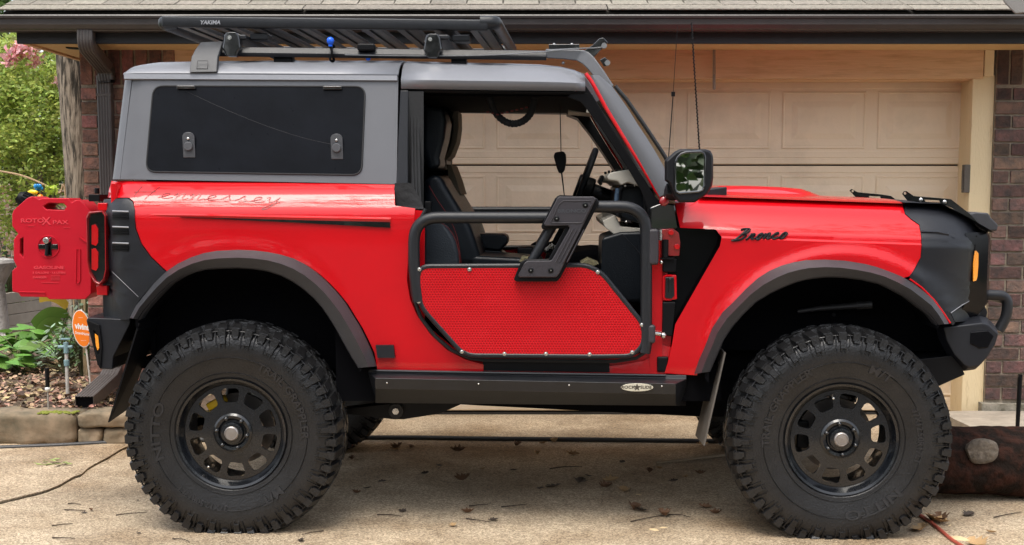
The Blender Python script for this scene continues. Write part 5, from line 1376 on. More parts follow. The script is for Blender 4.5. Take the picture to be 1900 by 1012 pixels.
bm = BM(); box2(bm, (W(310, 100, YJ).x, YJ - .022, zb0), (W(1824, 100, YJ).x, YB + .15, zb1)); hb_('header_beam', H_(bm), BEAM, bevel=.005)
bm = BM(); box2(bm, (W(1825, 100, YJ).x, YJ - .024, zb0 + .012), (W(1843, 100, YJ).x, YB + .1, zb1)); hb_('beam_end_board', H_(bm), TRIM, bevel=.004)
bm = BM(); box2(bm, (xd0 - .1, YJ + .03, zd1 - .006), (xd1 + .1, YD - .004, zb0 + .0)); hb_('door_stop', H_(bm), BEAM, bevel=.003)
bm = BM(); A, B = W(1787, 306, YJ + .03), W(1797, 358, YJ + .03); box2(bm, (A.x, YJ + .0, B.z), (B.x, YJ + .05, A.z)); box2(bm, (A.x - .008, YJ + .01, B.z + .02), (A.x, YJ + .03, B.z + .14)); hb_('latch', H_(bm), mat('rusty_metal', (.10, .085, .07), .6, bump=.5, bscale=60), bevel=.003)
# eaves
xe0, xe1 = W(-40, 40, 7.9).x, 4.6
YG = 7.86
zg1, zg0 = W(950, 29, YG).z, W(950, 57, YG).z
GUT = mat('gutter_brown', (.050, .042, .040), .38, bump=.06, bscale=30, var=.25, vscale=3)
bm = BM(); prof = [(0, zg1), (-.008, zg1 + .004), (-.012, zg1 - .002), (-.010, zg1 - .014), (.002, zg1 - .018), (.004, zg1 - .05), (.018, zg1 - .072), (.030, zg0 + .008), (.036, zg0), (.11, zg0), (.11, zg1 - .005), (.106, zg1 - .005), (.106, zg0 + .004), (.038, zg0 + .004), (.010, zg1 - .05), (.008, zg1 - .01)]
loft(bm, [[(x, YG + y, z) for y, z in prof] for x in (xe0, xe1)]); hb_('gutter', H_(bm), GUT, smooth=20)
zf0 = W(950, 82, YG + .13).z
bm = BM(); box2(bm, (W(31, 60, YG + .12).x, YG + .112, zf0), (xe1, YG + .14, zg1 + .02)); hb_('fascia', H_(bm), mat('fascia_black', (.010, .010, .012), .6, bump=.2, bscale=20), bevel=.003)
xs0 = W(50, 79, 8.0).x
bm = BM(); box2(bm, (xs0, YG + .14, zf0 + .012), (xe1, YB + .0, zf0 + .024)); box2(bm, (xs0, YB, zf0 + .012), (xl_ - .0, YB + 4.0, zf0 + .024)); hb_('soffit', H_(bm), mat('soffit_paint', (.62, .42, .20), .6, bump=.2, bscale=20))
bm = BM(); box2(bm, (xs0 - .03, YG + .14, zf0 + .0), (xs0, YB + 4, zf0 + .05)); hb_('soffit_edge', H_(bm), BEAM, bevel=.003)
bm = BM()
for k in range(16): q = G(122 + k * 2.2, 91 + k * .12, zf0); box2(bm, (q.x, q.y, zf0 + .004), (q.x + .005, q.y + .07, zf0 + .0115))
hb_('soffit_vent', H_(bm), BLK)
# shingles
SHIN = mat('shingle', (.27, .24, .20), .95, bump=1, bscale=120, island=.18, var=.4, vscale=40)
bm = BM(); sl = R(19); tcos, tsin = math.cos(sl), math.sin(sl)
y0e, z0e = YG + .015, W(950, 21, YG + .015).z
rotm = Matrix.Rotation(sl, 3, 'X')
xr0 = W(-6, 15, YG).x
for row in range(16):
    d0 = row * .135; x = xr0 - (row % 3) * .07
    while x < xe1:
        wv = .212 if row else 1.75
        a, b = max(x, xr0), min(x + wv - .006, xe1)
        if b > a + .02:
            L0 = d0 + .075 if row else .06
            c_ = Vector(((a + b) / 2, y0e + (d0 + .09) * tcos, z0e + (d0 + .09) * tsin + .006 + rnd.uniform(0, .003)))
            box(bm, c_, (b - a, .20, .009), rotm @ Matrix.Rotation(R(-2.2), 3, 'X'))
        x += wv
sh = hb_('shingle_roof', H_(bm), SHIN, bevel=.002, smooth=0)
bm = BM(); loft(bm, [[(x, y0e + .03, z0e - .02), (x, y0e + .03, z0e - .002), (x, y0e + 4, z0e - .002 + 4 * math.tan(sl)), (x, y0e + 4, z0e - .1 + 4 * math.tan(sl))] for x in (xr0 + .02, xe1)]); hb_('roof_deck', H_(bm), mat('roof_deck_dark', (.04, .035, .03), .9))
# downspout
DS = mat('downspout_brown', (.075, .065, .062), .42, bump=.08, bscale=40, var=.2, vscale=5)
def spout(bm, pts, w_=.040, d_=.030, bulge=None):
    pts = [Vector(p) for p in pts]; secs = []
    for i, p in enumerate(pts):
        t = (pts[min(i + 1, len(pts) - 1)] - pts[max(i - 1, 0)]).normalized()
        s = Vector((1, 0, 0)) - t * t.x; s.normalize(); u = t.cross(s)
        ring = []
        nfl = 5
        for k in range(nfl * 2 + 1):
            x = -w_ + 2 * w_ * k / (nfl * 2); ring.append(p + s * x + u * (d_ + (.004 if k % 2 else -.001)))
        for k in range(nfl * 2 + 1):
            x = w_ - 2 * w_ * k / (nfl * 2); ring.append(p + s * x - u * (d_ + (.004 if k % 2 else -.001)))
        secs.append(ring)
    loft(bm, secs, caps=False)
bm = BM(); t0 = W(160, 56, YG + .06); t1 = W(160, 84, YG + .06); t2 = W(196, 128, YB - .06); t3 = W(199, 150, YB - .06)
top = fillet([t0, t1, t2, t3], .10, 8)
spout(bm, top, .044, .032)
q = W(199, 300, YB - .05).x
spout(bm, [(q, YB - .05, t3.z + .03), (q, YB - .05, 1.0), (q, YB - .05, .36)], .042, .031)
spo = hb_('downspout', H_(bm), DS, smooth=0)
bm = BM(); ringsN = []
for i in range(9):
    t = i / 8; p = Vector(top[12 + i * 0 + i]) if 12 + i < len(top) else Vector(top[-1]); box(bm, p + Vector((.0, 0, 0)), (.094, .07, .004), Matrix.Rotation(R(30), 3, 'X'))
obj('elbow_crimp', H_(bm), DS, spo)
bm = BM(); box(bm, (q, YB - .05, W(199, 178, YB).z), (.092, .07, .02)); obj('wall_strap', H_(bm), DS, spo, bevel=.003)
bm = BM(); e0 = Vector((q, YB - .05, .42)); e1 = Vector((q, YB - .05, .30)); m1 = G(157, 752, .20); e2 = Vector((m1.x, m1.y, .215)); ed = (e2 - e1)
spout(bm, [e0, e0.lerp(e1, .6)] , .045, .034)
d = ed.normalized(); s = d.cross(Vector((0, 0, 1))).normalized(); u = s.cross(d)
secs = []
for p in (e1 + Vector((0, 0, .03)), e1 + d * .10, e2):
    ring = []
    for k in range(13): ring.append(p + s * (-.055 + .11 * k / 12) + u * (.036 + (.004 if k % 2 else 0)))
    for k in range(13): ring.append(p + s * (.055 - .11 * k / 12) - u * (.036 + (.004 if k % 2 else 0)))
    secs.append(ring)
loft(bm, secs, caps=False); eo = obj('spout_extension', H_(bm), DS, spo, smooth=0); md = eo.modifiers.new('s', 'SOLIDIFY'); md.thickness = .003
bm = BM(); ring = []
box(bm, e2 - d * .06, (.1, .10, .066), Matrix((s, d, u)).transposed()); obj('spout_mouth', H_(bm), DARK, spo)
# flood light under the eave at the right
bm = BM(); A = W(1862, 0, 7.6); loft(bm, [[W(a, b, y) for a, b in [(1856,-20),(1862,4),(1884,27),(1915,24),(1915,-20)]] for y in (7.55, 7.7)]); hb_('flood_light', H_(bm), mat('flood_grey', (.20, .19, .18), .5, bump=.2), bevel=.01)
# ------------------------------------------------------------------ small things round the house
def place(name, bm, m, label, cat, group=None, kind=None, parent=None, **k):
    o = obj(name, bm, m, parent, **k)
    if not parent: rebase(o)
    return tag(o, label, cat, group, kind)
bm = BM(); a, b = W(1325, 84, YJ - .05), W(1325, 166, YJ - .05); tube(bm, fillet([a + Vector((.004, 0, 0)), b + Vector((.006, 0, .0)), b + Vector((-.006, 0, 0)), a - Vector((.004, 0, 0))], .01), .0035, n=6)
tube(bm, [b + Vector((0, -.004, .09)), b + Vector((0, -.004, -.0))], .006, n=8); ho = place('cord_loop', bm, mat('grey_cord', (.25, .22, .19), .6), 'thin grey cord loop hanging from the header beam over the garage door', 'cord')
# black hose across the driveway
bm = BM(); pts = [G(a, b, .014) for a, b in [(-60,834),(0,831),(120,826),(235,820),(440,815),(720,812),(900,814),(1100,816),(1340,819),(1500,822),(1640,826)]]; tube(bm, catmull(pts, 6), .013, n=10)
place('garden_hose', bm, mat('black_hose', (.035, .035, .037), .5, bump=.2), 'long black hose lying straight across the driveway behind the vehicle', 'hose')
# red extension cord, right foreground
bm = BM(); pts = [G(a, b, .008) for a, b in [(1640,905),(1676,935),(1702,953),(1728,970),(1750,988),(1768,1003),(1790,1016),(1830,1040),(1900,1060)]]; tube(bm, catmull(pts, 6), .0075, n=8)
place('extension_cord', bm, mat('faded_red_cord', (.36, .07, .045), .55), 'faded red extension cord running out from behind the front tyre', 'cord')
# thin wood strip by the front tyre
bm = BM(); a, b = G(1218, 860, .006), G(1345, 846, .006); loft(bm, [[a + Vector((0, -.012, 0)), a + Vector((0, .012, 0)), a + Vector((0, .012, .008)), a + Vector((0, -.012, .008))], [b + Vector((0, -.014, 0)), b + Vector((0, .03, 0)), b + Vector((0, .03, .01)), b + Vector((0, -.014, .01))]])
place('wood_strip', bm, mat('weathered_wood', (.30, .23, .15), .9, bump=.6, bscale=40), 'thin weathered wood strip on the driveway beside the front tyre', 'board')
# big weathered log at the right
bm = BM(); LG = mat('log_wood', (.045, .018, .012), .95, spec=.15, bump=2, bscale=26, detail=10, var=.7, vscale=13, col2=(.012, .008, .006), ramp=(.42, .62))
yc = G(1850, 936, 0).y + .17; secs = []
xa_, xb_ = G(1700, 930, 0).x, 4.4
for i in range(140):
    t = i / 139; x = xa_ + (xb_ - xa_) * t; ring = []
    for k in range(56):
        a = 2 * math.pi * k / 56; rr = .170 * (1 + .13 * noise.noise(Vector((x * 1.6, math.cos(a) * 1.3, math.sin(a) * 1.3))) + .06 * noise.noise(Vector((x * 7, math.cos(a) * 4, math.sin(a) * 4))) + .035 * noise.noise(Vector((x * 20, math.cos(a) * 14, math.sin(a) * 14))))
        ca, sa = math.cos(a), math.sin(a); q_ = 1 / max(abs(ca), abs(sa)) ** .12
        ring.append((x, yc + rr * ca * q_, .170 + rr * sa * q_ * .93))
    secs.append(ring)
loft(bm, secs)
lg = place('timber_log', bm, LG, 'thick dark red-brown weathered timber lying on the driveway at the right', 'log', smooth=60)
bm = BM(); c_ = W(1824, 838, yc - .17); ring = []
pr = [(.0001, -.012), (.05, -.014), (.072, -.010), (.078, .004), (.075, .03)]
lathe(bm, pr, 26, c_)
for v in bm.verts: v.co += Vector((1, 0, 1)) * .010 * noise.noise(v.co * 14) + Vector((0, .008 * noise.noise(v.co * 40), 0)); v.co.x = c_.x + (v.co.x - c_.x) * 1.02; v.co.z = c_.z + (v.co.z - c_.z) * .78
o = obj('cut_branch_end', bm, mat('cut_wood', (.17, .14, .11), .95, bump=1, bscale=45, detail=9, var=.5, vscale=30), None, smooth=60); o.data.transform(Matrix.Translation(-lg.location)); o.parent = lg
bm = BM(); A = W(1760, 800, 8.2); pts = []
slabm = mat('pale_threshold', (.36, .31, .25), .9, bump=.6, bscale=30, var=.3, vscale=9)
box2(bm, (W(1762, 795, 8.2).x, 7.75, .01), (4.6, YB - .06, .075)); bmesh.ops.subdivide_edges(bm, edges=bm.edges[:], cuts=8, use_grid_fill=True)
for v in bm.verts: v.co += Vector((0, .02 * noise.noise(v.co * 3), .012 * noise.noise(v.co * 5)))
place('stone_step', bm, slabm, 'low pale stone step against the house wall behind the timber', 'step')
bm = BM(); A, B = W(1893, 690, 7.4), W(1893, 806, 7.4); B.z = .0; A.z = W(1893, 700, 7.4).z; tube(bm, [A, Vector((A.x - .005, A.y, .0))], lambda t: .014 - .004 * t, n=10); box(bm, A + Vector((0, 0, .0)), (.02, .02, .03))
place('metal_stake', bm, BLK, 'black metal stake standing upright at the right edge by the timber', 'stake')
# edging stones
STN = mat('edging_stone', (.27, .20, .13), .9, bump=.8, bscale=14, detail=9, var=.6, vscale=5, col2=(.10, .085, .055))
def stone(px0, px1, py0, py1, Y, seed, label, dep=.26):
    a, b = W(px0, py0, Y), W(px1, py1, Y); bm = BM(); r = bmesh.ops.create_cube(bm, size=1); bmesh.ops.subdivide_edges(bm, edges=bm.edges[:], cuts=9, use_grid_fill=True)
    w_, h_ = b.x - a.x, a.z - b.z
    for v in bm.verts:
        c_ = v.co * 2; e = 8; n_ = (abs(c_.x) ** e + abs(c_.y) ** e + abs(c_.z) ** e) ** (1 / e); v.co = v.co / n_ * 1.0
        p = Vector((v.co.x * w_, v.co.y * dep, v.co.z * h_)); v.co = p + Vector((1, 1, 1)) * .014 * noise.noise(p * 7 + Vector((seed, 0, 0))) + Vector((0, .01, .006)) * noise.noise(p * 22 + Vector((0, seed, 0)))
    bmesh.ops.translate(bm, verts=bm.verts, vec=((a.x + b.x) / 2, Y + dep / 2, (a.z + b.z) / 2 ))
    return place('edging_stone', bm, STN, label, 'stone', 'stones edging the mulch bed', smooth=50)
stone(-60, 139, 768, 829, 7.62, 3, 'long brown edging stone below the black garden stake')
stone(141, 246, 768, 797, 7.62, 9, 'flat upper edging stone under the mouth of the downspout')
stone(141, 190, 797, 825, 7.64, 15, 'small lower edging stone next to the long brown one')
stone(190, 250, 796, 824, 7.64, 21, 'small lower edging stone nearest the rear tyre')
stone(-330, -62, 770, 832, 7.62, 33, 'edging stone furthest from the house, cut by the left edge')
bm = BM(); 
for i in range(60):
    x = rnd.uniform(70, 138); q = W(x, 768, 7.66); ball(bm, (q.x, q.y + rnd.uniform(-.02, .06), q.z + .004), rnd.uniform(.008, .02), (1, 1, .4), 8, 5)
tag(obj('moss', bm, mat('moss_green', (.16, .18, .02), .95, bump=1, bscale=90)), kind='stuff')
# leaf litter
def leafshape(bm, c, L_, ang, tilt, curl, kind=0, roll=0):
    if kind == 0:   # lobed oak-like leaf
        o_ = [(0, 0), (.16, .10), (.10, .22), (.34, .30), (.22, .42), (.42, .58), (.22, .66), (.20, .82), (0, 1)]
    elif kind == 1: o_ = [(0, 0), (.16, .2), (.24, .45), (.17, .75), (0, 1)]
    else: o_ = [(0, 0), (.34, .18), (.44, .45), (.30, .78), (0, 1)]
    M_ = Matrix.Translation(Vector(c)) @ Matrix.Rotation(ang, 4, 'Z') @ Matrix.Rotation(tilt, 4, 'X') @ Matrix.Rotation(roll, 4, 'Y')
    spine = [bm.verts.new(M_ @ Vector((0, v * L_, curl * L_ * (v - .5) ** 2 * 1.2))) for u, v in o_]
    for sgn in (-1, 1):
        side = [spine[0]] + [bm.verts.new(M_ @ Vector((sgn * u * L_, v * L_, curl * L_ * ((v - .5) ** 2 + u * 1.0)))) for u, v in o_[1:-1]] + [spine[-1]]
        for k in range(len(o_) - 1):
            vs_ = [spine[k], spine[k + 1], side[k + 1], side[k]]; vs_ = list(dict.fromkeys(vs_))
            if len(vs_) >= 3:
                try: bm.faces.new(vs_)
                except ValueError: pass
LITTER = mat('leaf_litter_brown', (.27, .18, .115), .8, island=.85, bump=.3, bscale=60)
bm = BM()
for i in range(7000):
    x, y = rnd.uniform(-5.2, -2.0), 7.82 + abs(rnd.gauss(0, 1)) * 1.6
    if y > 12: continue
    leafshape(bm, (x, y, .165 + rnd.uniform(0, .03)), rnd.uniform(.02, .055), rnd.uniform(0, 6.3), rnd.uniform(-.5, .6), rnd.uniform(-.4, .9), rnd.choice((0, 1, 1, 2)), rnd.uniform(-.6, .6))
tag(obj('leaf_litter', bm, LITTER, smooth=0), kind='stuff')
LEAFM = [mat('dry_leaf_tan', (.42, .27, .13), .75, bump=.3, bscale=60), mat('dry_leaf_brown', (.16, .085, .045), .8, bump=.3, bscale=60), mat('dry_leaf_pale', (.62, .47, .27), .7, bump=.3, bscale=60), mat('dark_wet_leaf', (.05, .035, .025), .6, bump=.3)]
protos = []
for k in range(8):
    bm = BM(); leafshape(bm, (0, 0, .008), 1, 0, .0, [.5, .9, -.5, .7, .3, 1.1, .6, .8][k], [0, 0, 0, 1, 0, 2, 0, 1][k], .15); me = bpy.data.meshes.new('fallen_leaf'); bmesh.ops.recalc_face_normals(bm, faces=bm.faces); bm.to_mesh(me); bm.free(); me.materials.append(LEAFM[[0, 1, 2, 0, 3, 0, 1, 2][k]]); protos.append(me)
spots = [(953,829,.07,1),(1016,822,.06,0),(835,838,.09,1),(742,834,.06,0),(760,832,.07,6),(745,830,.1,1),(1278,822,.10,2),(1302,820,.08,2),(1292,826,.07,0),(1243,817,.05,2),(1050,842,.08,0),(1035,820,.05,5),(873,889,.1,1),(1117,894,.09,0),(1095,886,.06,4),(1205,880,.07,1),(1218,869,.05,3),(1040,901,.1,4),(1075,899,.1,4),(1110,905,.08,1),(1158,916,.09,0),(1195,918,.06,2),(1172,949,.10,1),(1296,940,.07,6),(1340,953,.06,1),(1205,950,.08,4),(1225,953,.09,1),(1405,958,.05,1),(1200,980,.06,2),(1218,979,.06,2),(740,947,.05,4),(880,951,.06,1),(1760,975,.13,0),(1768,968,.14,2),(1740,960,.10,1),(1818,1006,.15,2),(1800,1004,.12,0),(1712,978,.12,0),(1725,972,.10,6),(1788,958,.08,4),(1896,973,.08,2),(1850,990,.05,3),(838,973,.05,0),(905,966,.05,4),(1006,905,.06,4),(690,905,.06,4),(670,916,.05,1),(700,895,.05,4),(962,872,.05,4),(1150,860,.05,4),(1240,893,.05,4),(1275,884,.05,0),(1310,880,.06,1),(1000,842,.04,5),(900,870,.04,3),(780,880,.05,4),(812,866,.05,4),(655,850,.06,1),(560,1000,.05,4),(150,952,.03,4),(170,949,.035,1),(255,930,.02,4),(262,990,.03,4)]
for i, (px, py, s, k) in enumerate(spots):
    q = G(px, py, .0035); o = bpy.data.objects.new('fallen_leaf', protos[k]); COL.objects.link(o); o.location = q; o.scale = (s, s, s); o.rotation_euler = (rnd.uniform(-.1, .1), rnd.uniform(-.1, .1), rnd.uniform(0, 6.3))
    tag(o, ['tan', 'brown', 'pale yellow', 'tan', 'dark', 'tan', 'brown', 'pale yellow'][k] + ' curled dry leaf lying loose on the concrete driveway', 'leaf', 'dry leaves scattered over the driveway')
TW = mat('twig_bark', (.05, .035, .025), .9, bump=.5)
for i, (a, b, c, d) in enumerate([(120,946,160,948),(126,935,150,937),(215,956,272,951),(96,976,135,972),(97,998,140,999),(870,939,905,936),(930,941,975,936),(865,962,912,969),(1170,968,1240,955),(1240,955,1280,960),(1560,990,1600,985),(1844,960,1895,950),(700,955,745,958),(1020,870,1080,866),(320,1000,352,1006),(600,985,560,992)]):
    p, q = G(a, b, .005), G(c, d, .005); m_ = (p + q) / 2 + Vector((rnd.uniform(-.01, .01), rnd.uniform(-.012, .012), .003)); bm = BM(); tube(bm, catmull([p, m_, q], 5), lambda t: .003 - .0015 * t, n=6)
    place('twig', bm, TW, 'thin dark twig fallen on the concrete driveway', 'twig', 'twigs scattered over the driveway')
# green sprig on the concrete
bm = BM(); q = G(100, 862, .01)
for k in range(16): leafshape(bm, q + Vector((rnd.uniform(-.07, .08), rnd.uniform(-.05, .05), rnd.uniform(0, .02))), rnd.uniform(.03, .055), rnd.uniform(0, 6.3), rnd.uniform(-.3, .3), .3, 1)
tube(bm, [G(68, 862, .012), G(100, 862, .015)], .002, n=5); place('leaf_sprig', bm, mat('sprig_green', (.26, .33, .10), .7, island=.4), 'fresh green leaf sprig lying on the concrete left of the rear tyre', 'sprig', smooth=0)
# ------------------------------------------------------------------ garden at the left
def plant(name, base, n, L_, m, label, cat, spread, h, kind=2, droop=.7, stem=True, group=None):
    e = empty(name, base, label, cat, 0, group); bm = BM(); st = BM(); b = Vector((0, 0, 0))
    for i in range(n):
        a = rnd.uniform(0, 6.283); rr = spread * math.sqrt(rnd.random()); hh = h * rnd.uniform(.35, 1) * (1 - .4 * (rr / max(spread, .01)) ** 2); c_ = b + Vector((rr * math.cos(a), rr * math.sin(a), hh))
        leafshape(bm, c_, L_ * rnd.uniform(.7, 1.2), a - 1.57 + rnd.uniform(-.7, .7), rnd.uniform(-droop, .4), rnd.uniform(-.5, .2), kind, rnd.uniform(-.4, .4))
        if stem and i % 3 == 0: tube(st, catmull([b, b + Vector((rr * .3 * math.cos(a), rr * .3 * math.sin(a), hh * .6)), c_], 3), .003, n=5)
    obj('leaf', bm, m, e, smooth=0)['kind'] = 'stuff'
    if stem and len(st.verts): obj('stem', st, mat('stem_green', (.12, .12, .05), .8), e)
    return e
PG = mat('broad_leaf_green', (.13, .26, .05), .45, island=.4, trans=.3); PD = mat('dark_leaf_green', (.05, .10, .03), .5, island=.5, trans=.2); PV = mat('variegated_leaf', (.22, .30, .20), .5, island=.6, trans=.2); PY = mat('yellow_leaf', (.55, .36, .05), .5, island=.2, trans=.3)
plant('broad_leaf_plant', G(35, 680, .17), 60, .16, PG, 'clump of broad bright green leaves at the front of the bed, far left', 'plant', .38, .30)
plant('broad_leaf_plant', G(88, 665, .17), 60, .15, PG, 'clump of broad green leaves behind the upright grey pipe', 'plant', .30, .30)
plant('broad_leaf_plant', G(-25, 690, .17), 40, .16, PG, 'broad green leaves cut off by the left edge of the picture', 'plant', .3, .25)
plant('variegated_plant', G(122, 700, .17), 170, .055, PV, 'small-leaved pale variegated plant around the wooden stake', 'plant', .17, .42, 1)
plant('variegated_plant', G(152, 700, .17), 200, .05, PD, 'small-leaved dark green plant against the brick corner', 'plant', .16, .52, 1)
e = empty('banana_plant', G(108, 668, .17), 'large paddle-shaped leaves, one yellowed, below the fuel can', 'plant'); b_ = e.location.copy()
for (a, b, c, d, m_) in ((125, 572, 72, 556, PY), (128, 585, 62, 606, PG), (120, 600, 70, 628, PG)):
    p, q = W(a, b, b_.y - .1), W(c, d, b_.y - .25); dd = q - p; s_ = Vector((dd.z, 0, -dd.x)).normalized() * -.045
    bm = BM(); N2 = 10; A, B, C_ = [], [], []
    for k in range(N2 + 1):
        t = k / N2; c2 = p + dd * t + Vector((0, 0, .05 * math.sin(t * 3.1))); w2 = math.sin(math.pi * min(1, t * .92 + .06)) ** .12
        A.append(bm.verts.new(c2 + s_ * w2 + Vector((0, .05, 0)) - b_)); B.append(bm.verts.new(c2 - b_)); C_.append(bm.verts.new(c2 - s_ * w2 * 1.2 + Vector((0, -.02, 0)) - b_))
    for k in range(N2): bm.faces.new((A[k], A[k + 1], B[k + 1], B[k])); bm.faces.new((B[k], B[k + 1], C_[k + 1], C_[k]))
    obj('leaf', bm, m_, e, smooth=60)
    bm = BM(); tube(bm, catmull([Vector((0, 0, 0)), (p - b_) * .6 + Vector((0, 0, .06)), p - b_], 5), .007, n=6); obj('stem', bm, bpy.data.materials['stem_green'], e)
# wooden stake, pipe with spigot, garden light stake, yard sign
bm = BM(); a, b = W(134, 560, 8.95), G(137, 706, .16); box2(bm, (a.x - .014, b.y - .01, .15), (a.x + .014, b.y + .012, a.z)); place('wooden_stake', bm, mat('stake_wood', (.34, .25, .14), .9, bump=.5, bscale=30), 'tall square wooden stake among the variegated leaves', 'stake')
bm = BM(); b = G(126, 738, .17); e = empty('water_spigot', b, 'upright grey pipe with small valve on top, standing in the mulch', 'spigot')
tube(bm, [(0, 0, -.05), (0, 0, W(126, 650, b.y).z - b.z)], .0115, n=12); zt2 = W(126, 650, b.y).z - b.z; obj('pipe', bm, mat('pvc_grey', (.48, .46, .42), .6, bump=.2, var=.3, vscale=20), e)
bm = BM(); cyl(bm, (0, 0, zt2 - .10), (0, 0, zt2 - .06), .017); cyl(bm, (0, 0, zt2 - .02), (0, 0, zt2 + .05), .016); cyl(bm, (-.05, 0, zt2 + .02), (.04, 0, zt2 + .02), .011); box(bm, (0, -.005, zt2 + .07), (.06, .02, .012)); obj('valve', bm, mat('valve_teal', (.16, .26, .28), .5), e, bevel=.003)
b = G(90, 764, .17); e = empty('garden_light', b, 'slim garden light stake with black tube and white collar', 'garden light')
bm = BM(); z1 = W(90, 722, b.y).z - b.z; cyl(bm, (0, 0, -.03), (0, 0, z1), .005, 8); obj('spike', bm, mat('spike_grey', (.3, .28, .25), .5), e)
bm = BM(); ball(bm, (0, 0, z1), .016); obj('collar', bm, mat('white_plastic', (.7, .7, .7), .4), e)
bm = BM(); cyl(bm, (0, 0, z1 + .01), (0, 0, W(90, 683, b.y).z - b.z), .0125); obj('tube', bm, BLK, e, bevel=.002)
b = G(169, 722, .17); e = empty('yard_sign', b, 'round orange yard sign on a thin white post beside the rear bumper', 'sign')
bm = BM(); tp = W(149, 574, b.y) - b; tube(bm, [(0, .012, -.04), (tp.x + .004, .012, tp.z)], .0065, n=8); obj('post', bm, mat('post_white', (.55, .52, .46), .5), e)
cs = W(152, 610, b.y) - b; rw, rh = (W(170, 610, b.y).x - W(136, 610, b.y).x) / 2, (W(150, 576, b.y).z - W(150, 645, b.y).z) / 2
def sgn(v, tl=-.05): return Vector((cs.x + v.x + v.z * tl * 0 - (v.z) * -.0, -.002 + v.y, cs.z + v.z))
tilt = -.10
bm = BM(); plate(bm, [(cs.x + rw * math.cos(k / 20 * math.pi) + tilt * rh * math.sin(k / 20 * math.pi), cs.z + rh * math.sin(k / 20 * math.pi)) for k in range(40)], (), -.004, .006); sg = obj('sign_panel', bm, mat('sign_white', (.8, .8, .78), .4), e)
bm = BM(); plate(bm, [(cs.x + rw * .93 * math.cos(k / 20 * math.pi) + tilt * rh * .95 * math.sin(k / 20 * math.pi), cs.z + rh * .96 * math.sin(k / 20 * math.pi)) for k in range(40)], (), -.0055, -.004); obj('sign_face', bm, mat('sign_orange', (.85, .20, .01), .4), sg)
bm = BM(); text(bm, 'vivint', .052, lambda v: Vector((cs.x + .002 + v.x * .80, -.0058 - v.z * .2, cs.z + .012 + v.y - v.x * .12)), .001, .0022); text(bm, 'SmartHome', .026, lambda v: Vector((cs.x + .004 + v.x * .74, -.0058 - v.z * .2, cs.z - .032 + v.y - v.x * .1)), .001, .0004)
text(bm, '.........', .014, lambda v: Vector((cs.x - .004 + v.x, -.0058 - v.z * .2, cs.z + .075 + v.y)), .001, .0004); text(bm, '............', .014, lambda v: Vector((cs.x + .01 + v.x, -.0058 - v.z * .2, cs.z - .075 + v.y)), .001, .0004)
obj('sign_lettering', bm, bpy.data.materials['sign_white'], sg)
# garden ornament behind the can and dry branch
b = Vector((W(80, 355, 9.2).x, 9.2, .16)); e = empty('garden_ornament', b, 'colourful garden stake ornament with blue, yellow and orange pieces above the fuel can', 'ornament')
oo = lambda px, py: W(px, py, 9.2) - b
bm = BM(); tube(bm, catmull([(oo(134, 300).x, 0, -.05), (oo(134, 300).x, 0, .6), oo(120, 400), oo(80, 370), oo(78, 352)], 5), .004, n=6); obj('stake', bm, TW, e)
bm = BM(); ball(bm, oo(75, 366), .020); ball(bm, oo(80, 378), .011); obj('orange_ball', bm, mat('orange_glass', (.9, .22, .01), .2), e)
bm = BM()
for k in range(6): ball(bm, oo(66 + 3 * (k % 3), 346 + 5 * (k // 3)) + Vector((0, .01 * k, 0)), .014, (1, .7, 1.2), 10, 8)
obj('blue_petal', bm, mat('blue_glass', (.01, .22, .55), .2), e)
bm = BM(); ball(bm, oo(61, 357), .034, (1.1, .3, .45)); obj('yellow_petal', bm, mat('yellow_glass', (.85, .55, .02), .25), e)
bm = BM()
for k in range(34): leafshape(bm, oo(rnd.uniform(80, 106), rnd.uniform(344, 368)) + Vector((0, rnd.uniform(-.04, .04), 0)), rnd.uniform(.03, .05), rnd.uniform(0, 6.3), rnd.uniform(.4, 1.4), .3, 0)
obj('green_sprig', bm, mat('lime_leaf', (.42, .55, .06), .5, island=.3, trans=.3), e, smooth=0)
bm = BM(); pts = [W(a, b_2, 9.6) for a, b_2 in [(-30,312),(0,318),(40,326),(80,342),(110,358),(122,368)]]; pts.append(Vector((pts[-1].x + .05, 9.6, .15))); tube(bm, catmull(pts, 6), .007, n=6)
place('dry_branch', bm, mat('dry_branch_bark', (.38, .26, .15), .8, bump=.5), 'thin tan dry branch arching over the garden at far left', 'branch')
# urn, plank wall, brick boundary wall
b = Vector((W(-6, 500, 11.5).x, 11.5, .12)); e = empty('garden_urn', b, 'pale grey stone urn on a pedestal at the left edge', 'urn')
bm = BM(); lz = lambda y: W(0, y, 11.5).z - b.z
prof = [(.14, 0), (.14, .08), (.09, .12), (.06, lz(530)), (.08, lz(520)), (.14, lz(495)), (.15, lz(488)), (.14, lz(482)), (.05, lz(478))]
for i in range(len(prof) - 1): pass
rings = [[bm.verts.new((r_ * math.cos(k / 12 * math.pi), r_ * math.sin(k / 12 * math.pi), z)) for k in range(24)] for r_, z in prof]
for A, B in zip(rings, rings[1:]):
    for k in range(24): bm.faces.new((A[k], A[(k + 1) % 24], B[(k + 1) % 24], B[k]))
STG = mat('cast_stone', (.42, .40, .38), .85, bump=.6, bscale=40, var=.4, vscale=9); obj('pedestal', bm, STG, e)
bm = BM(); ball(bm, (-.04, 0, lz(462)), .09, (1, 1, 1.1)); 
for v in bm.verts: v.co += Vector((1, 1, 1)) * .03 * noise.noise(v.co * 9)
obj('figure', bm, STG, e)
bm = BM(); PLK = mat('grey_planks', (.36, .31, .25), .7, bump=.3, bscale=20, var=.25, vscale=4)
pa, pb = (W(-60, 600, 11.9), W(97, 590, 13.2)); pa.z = pb.z = 0
dd = (pb - pa); nn = Vector((-dd.y, dd.x, 0)).normalized()
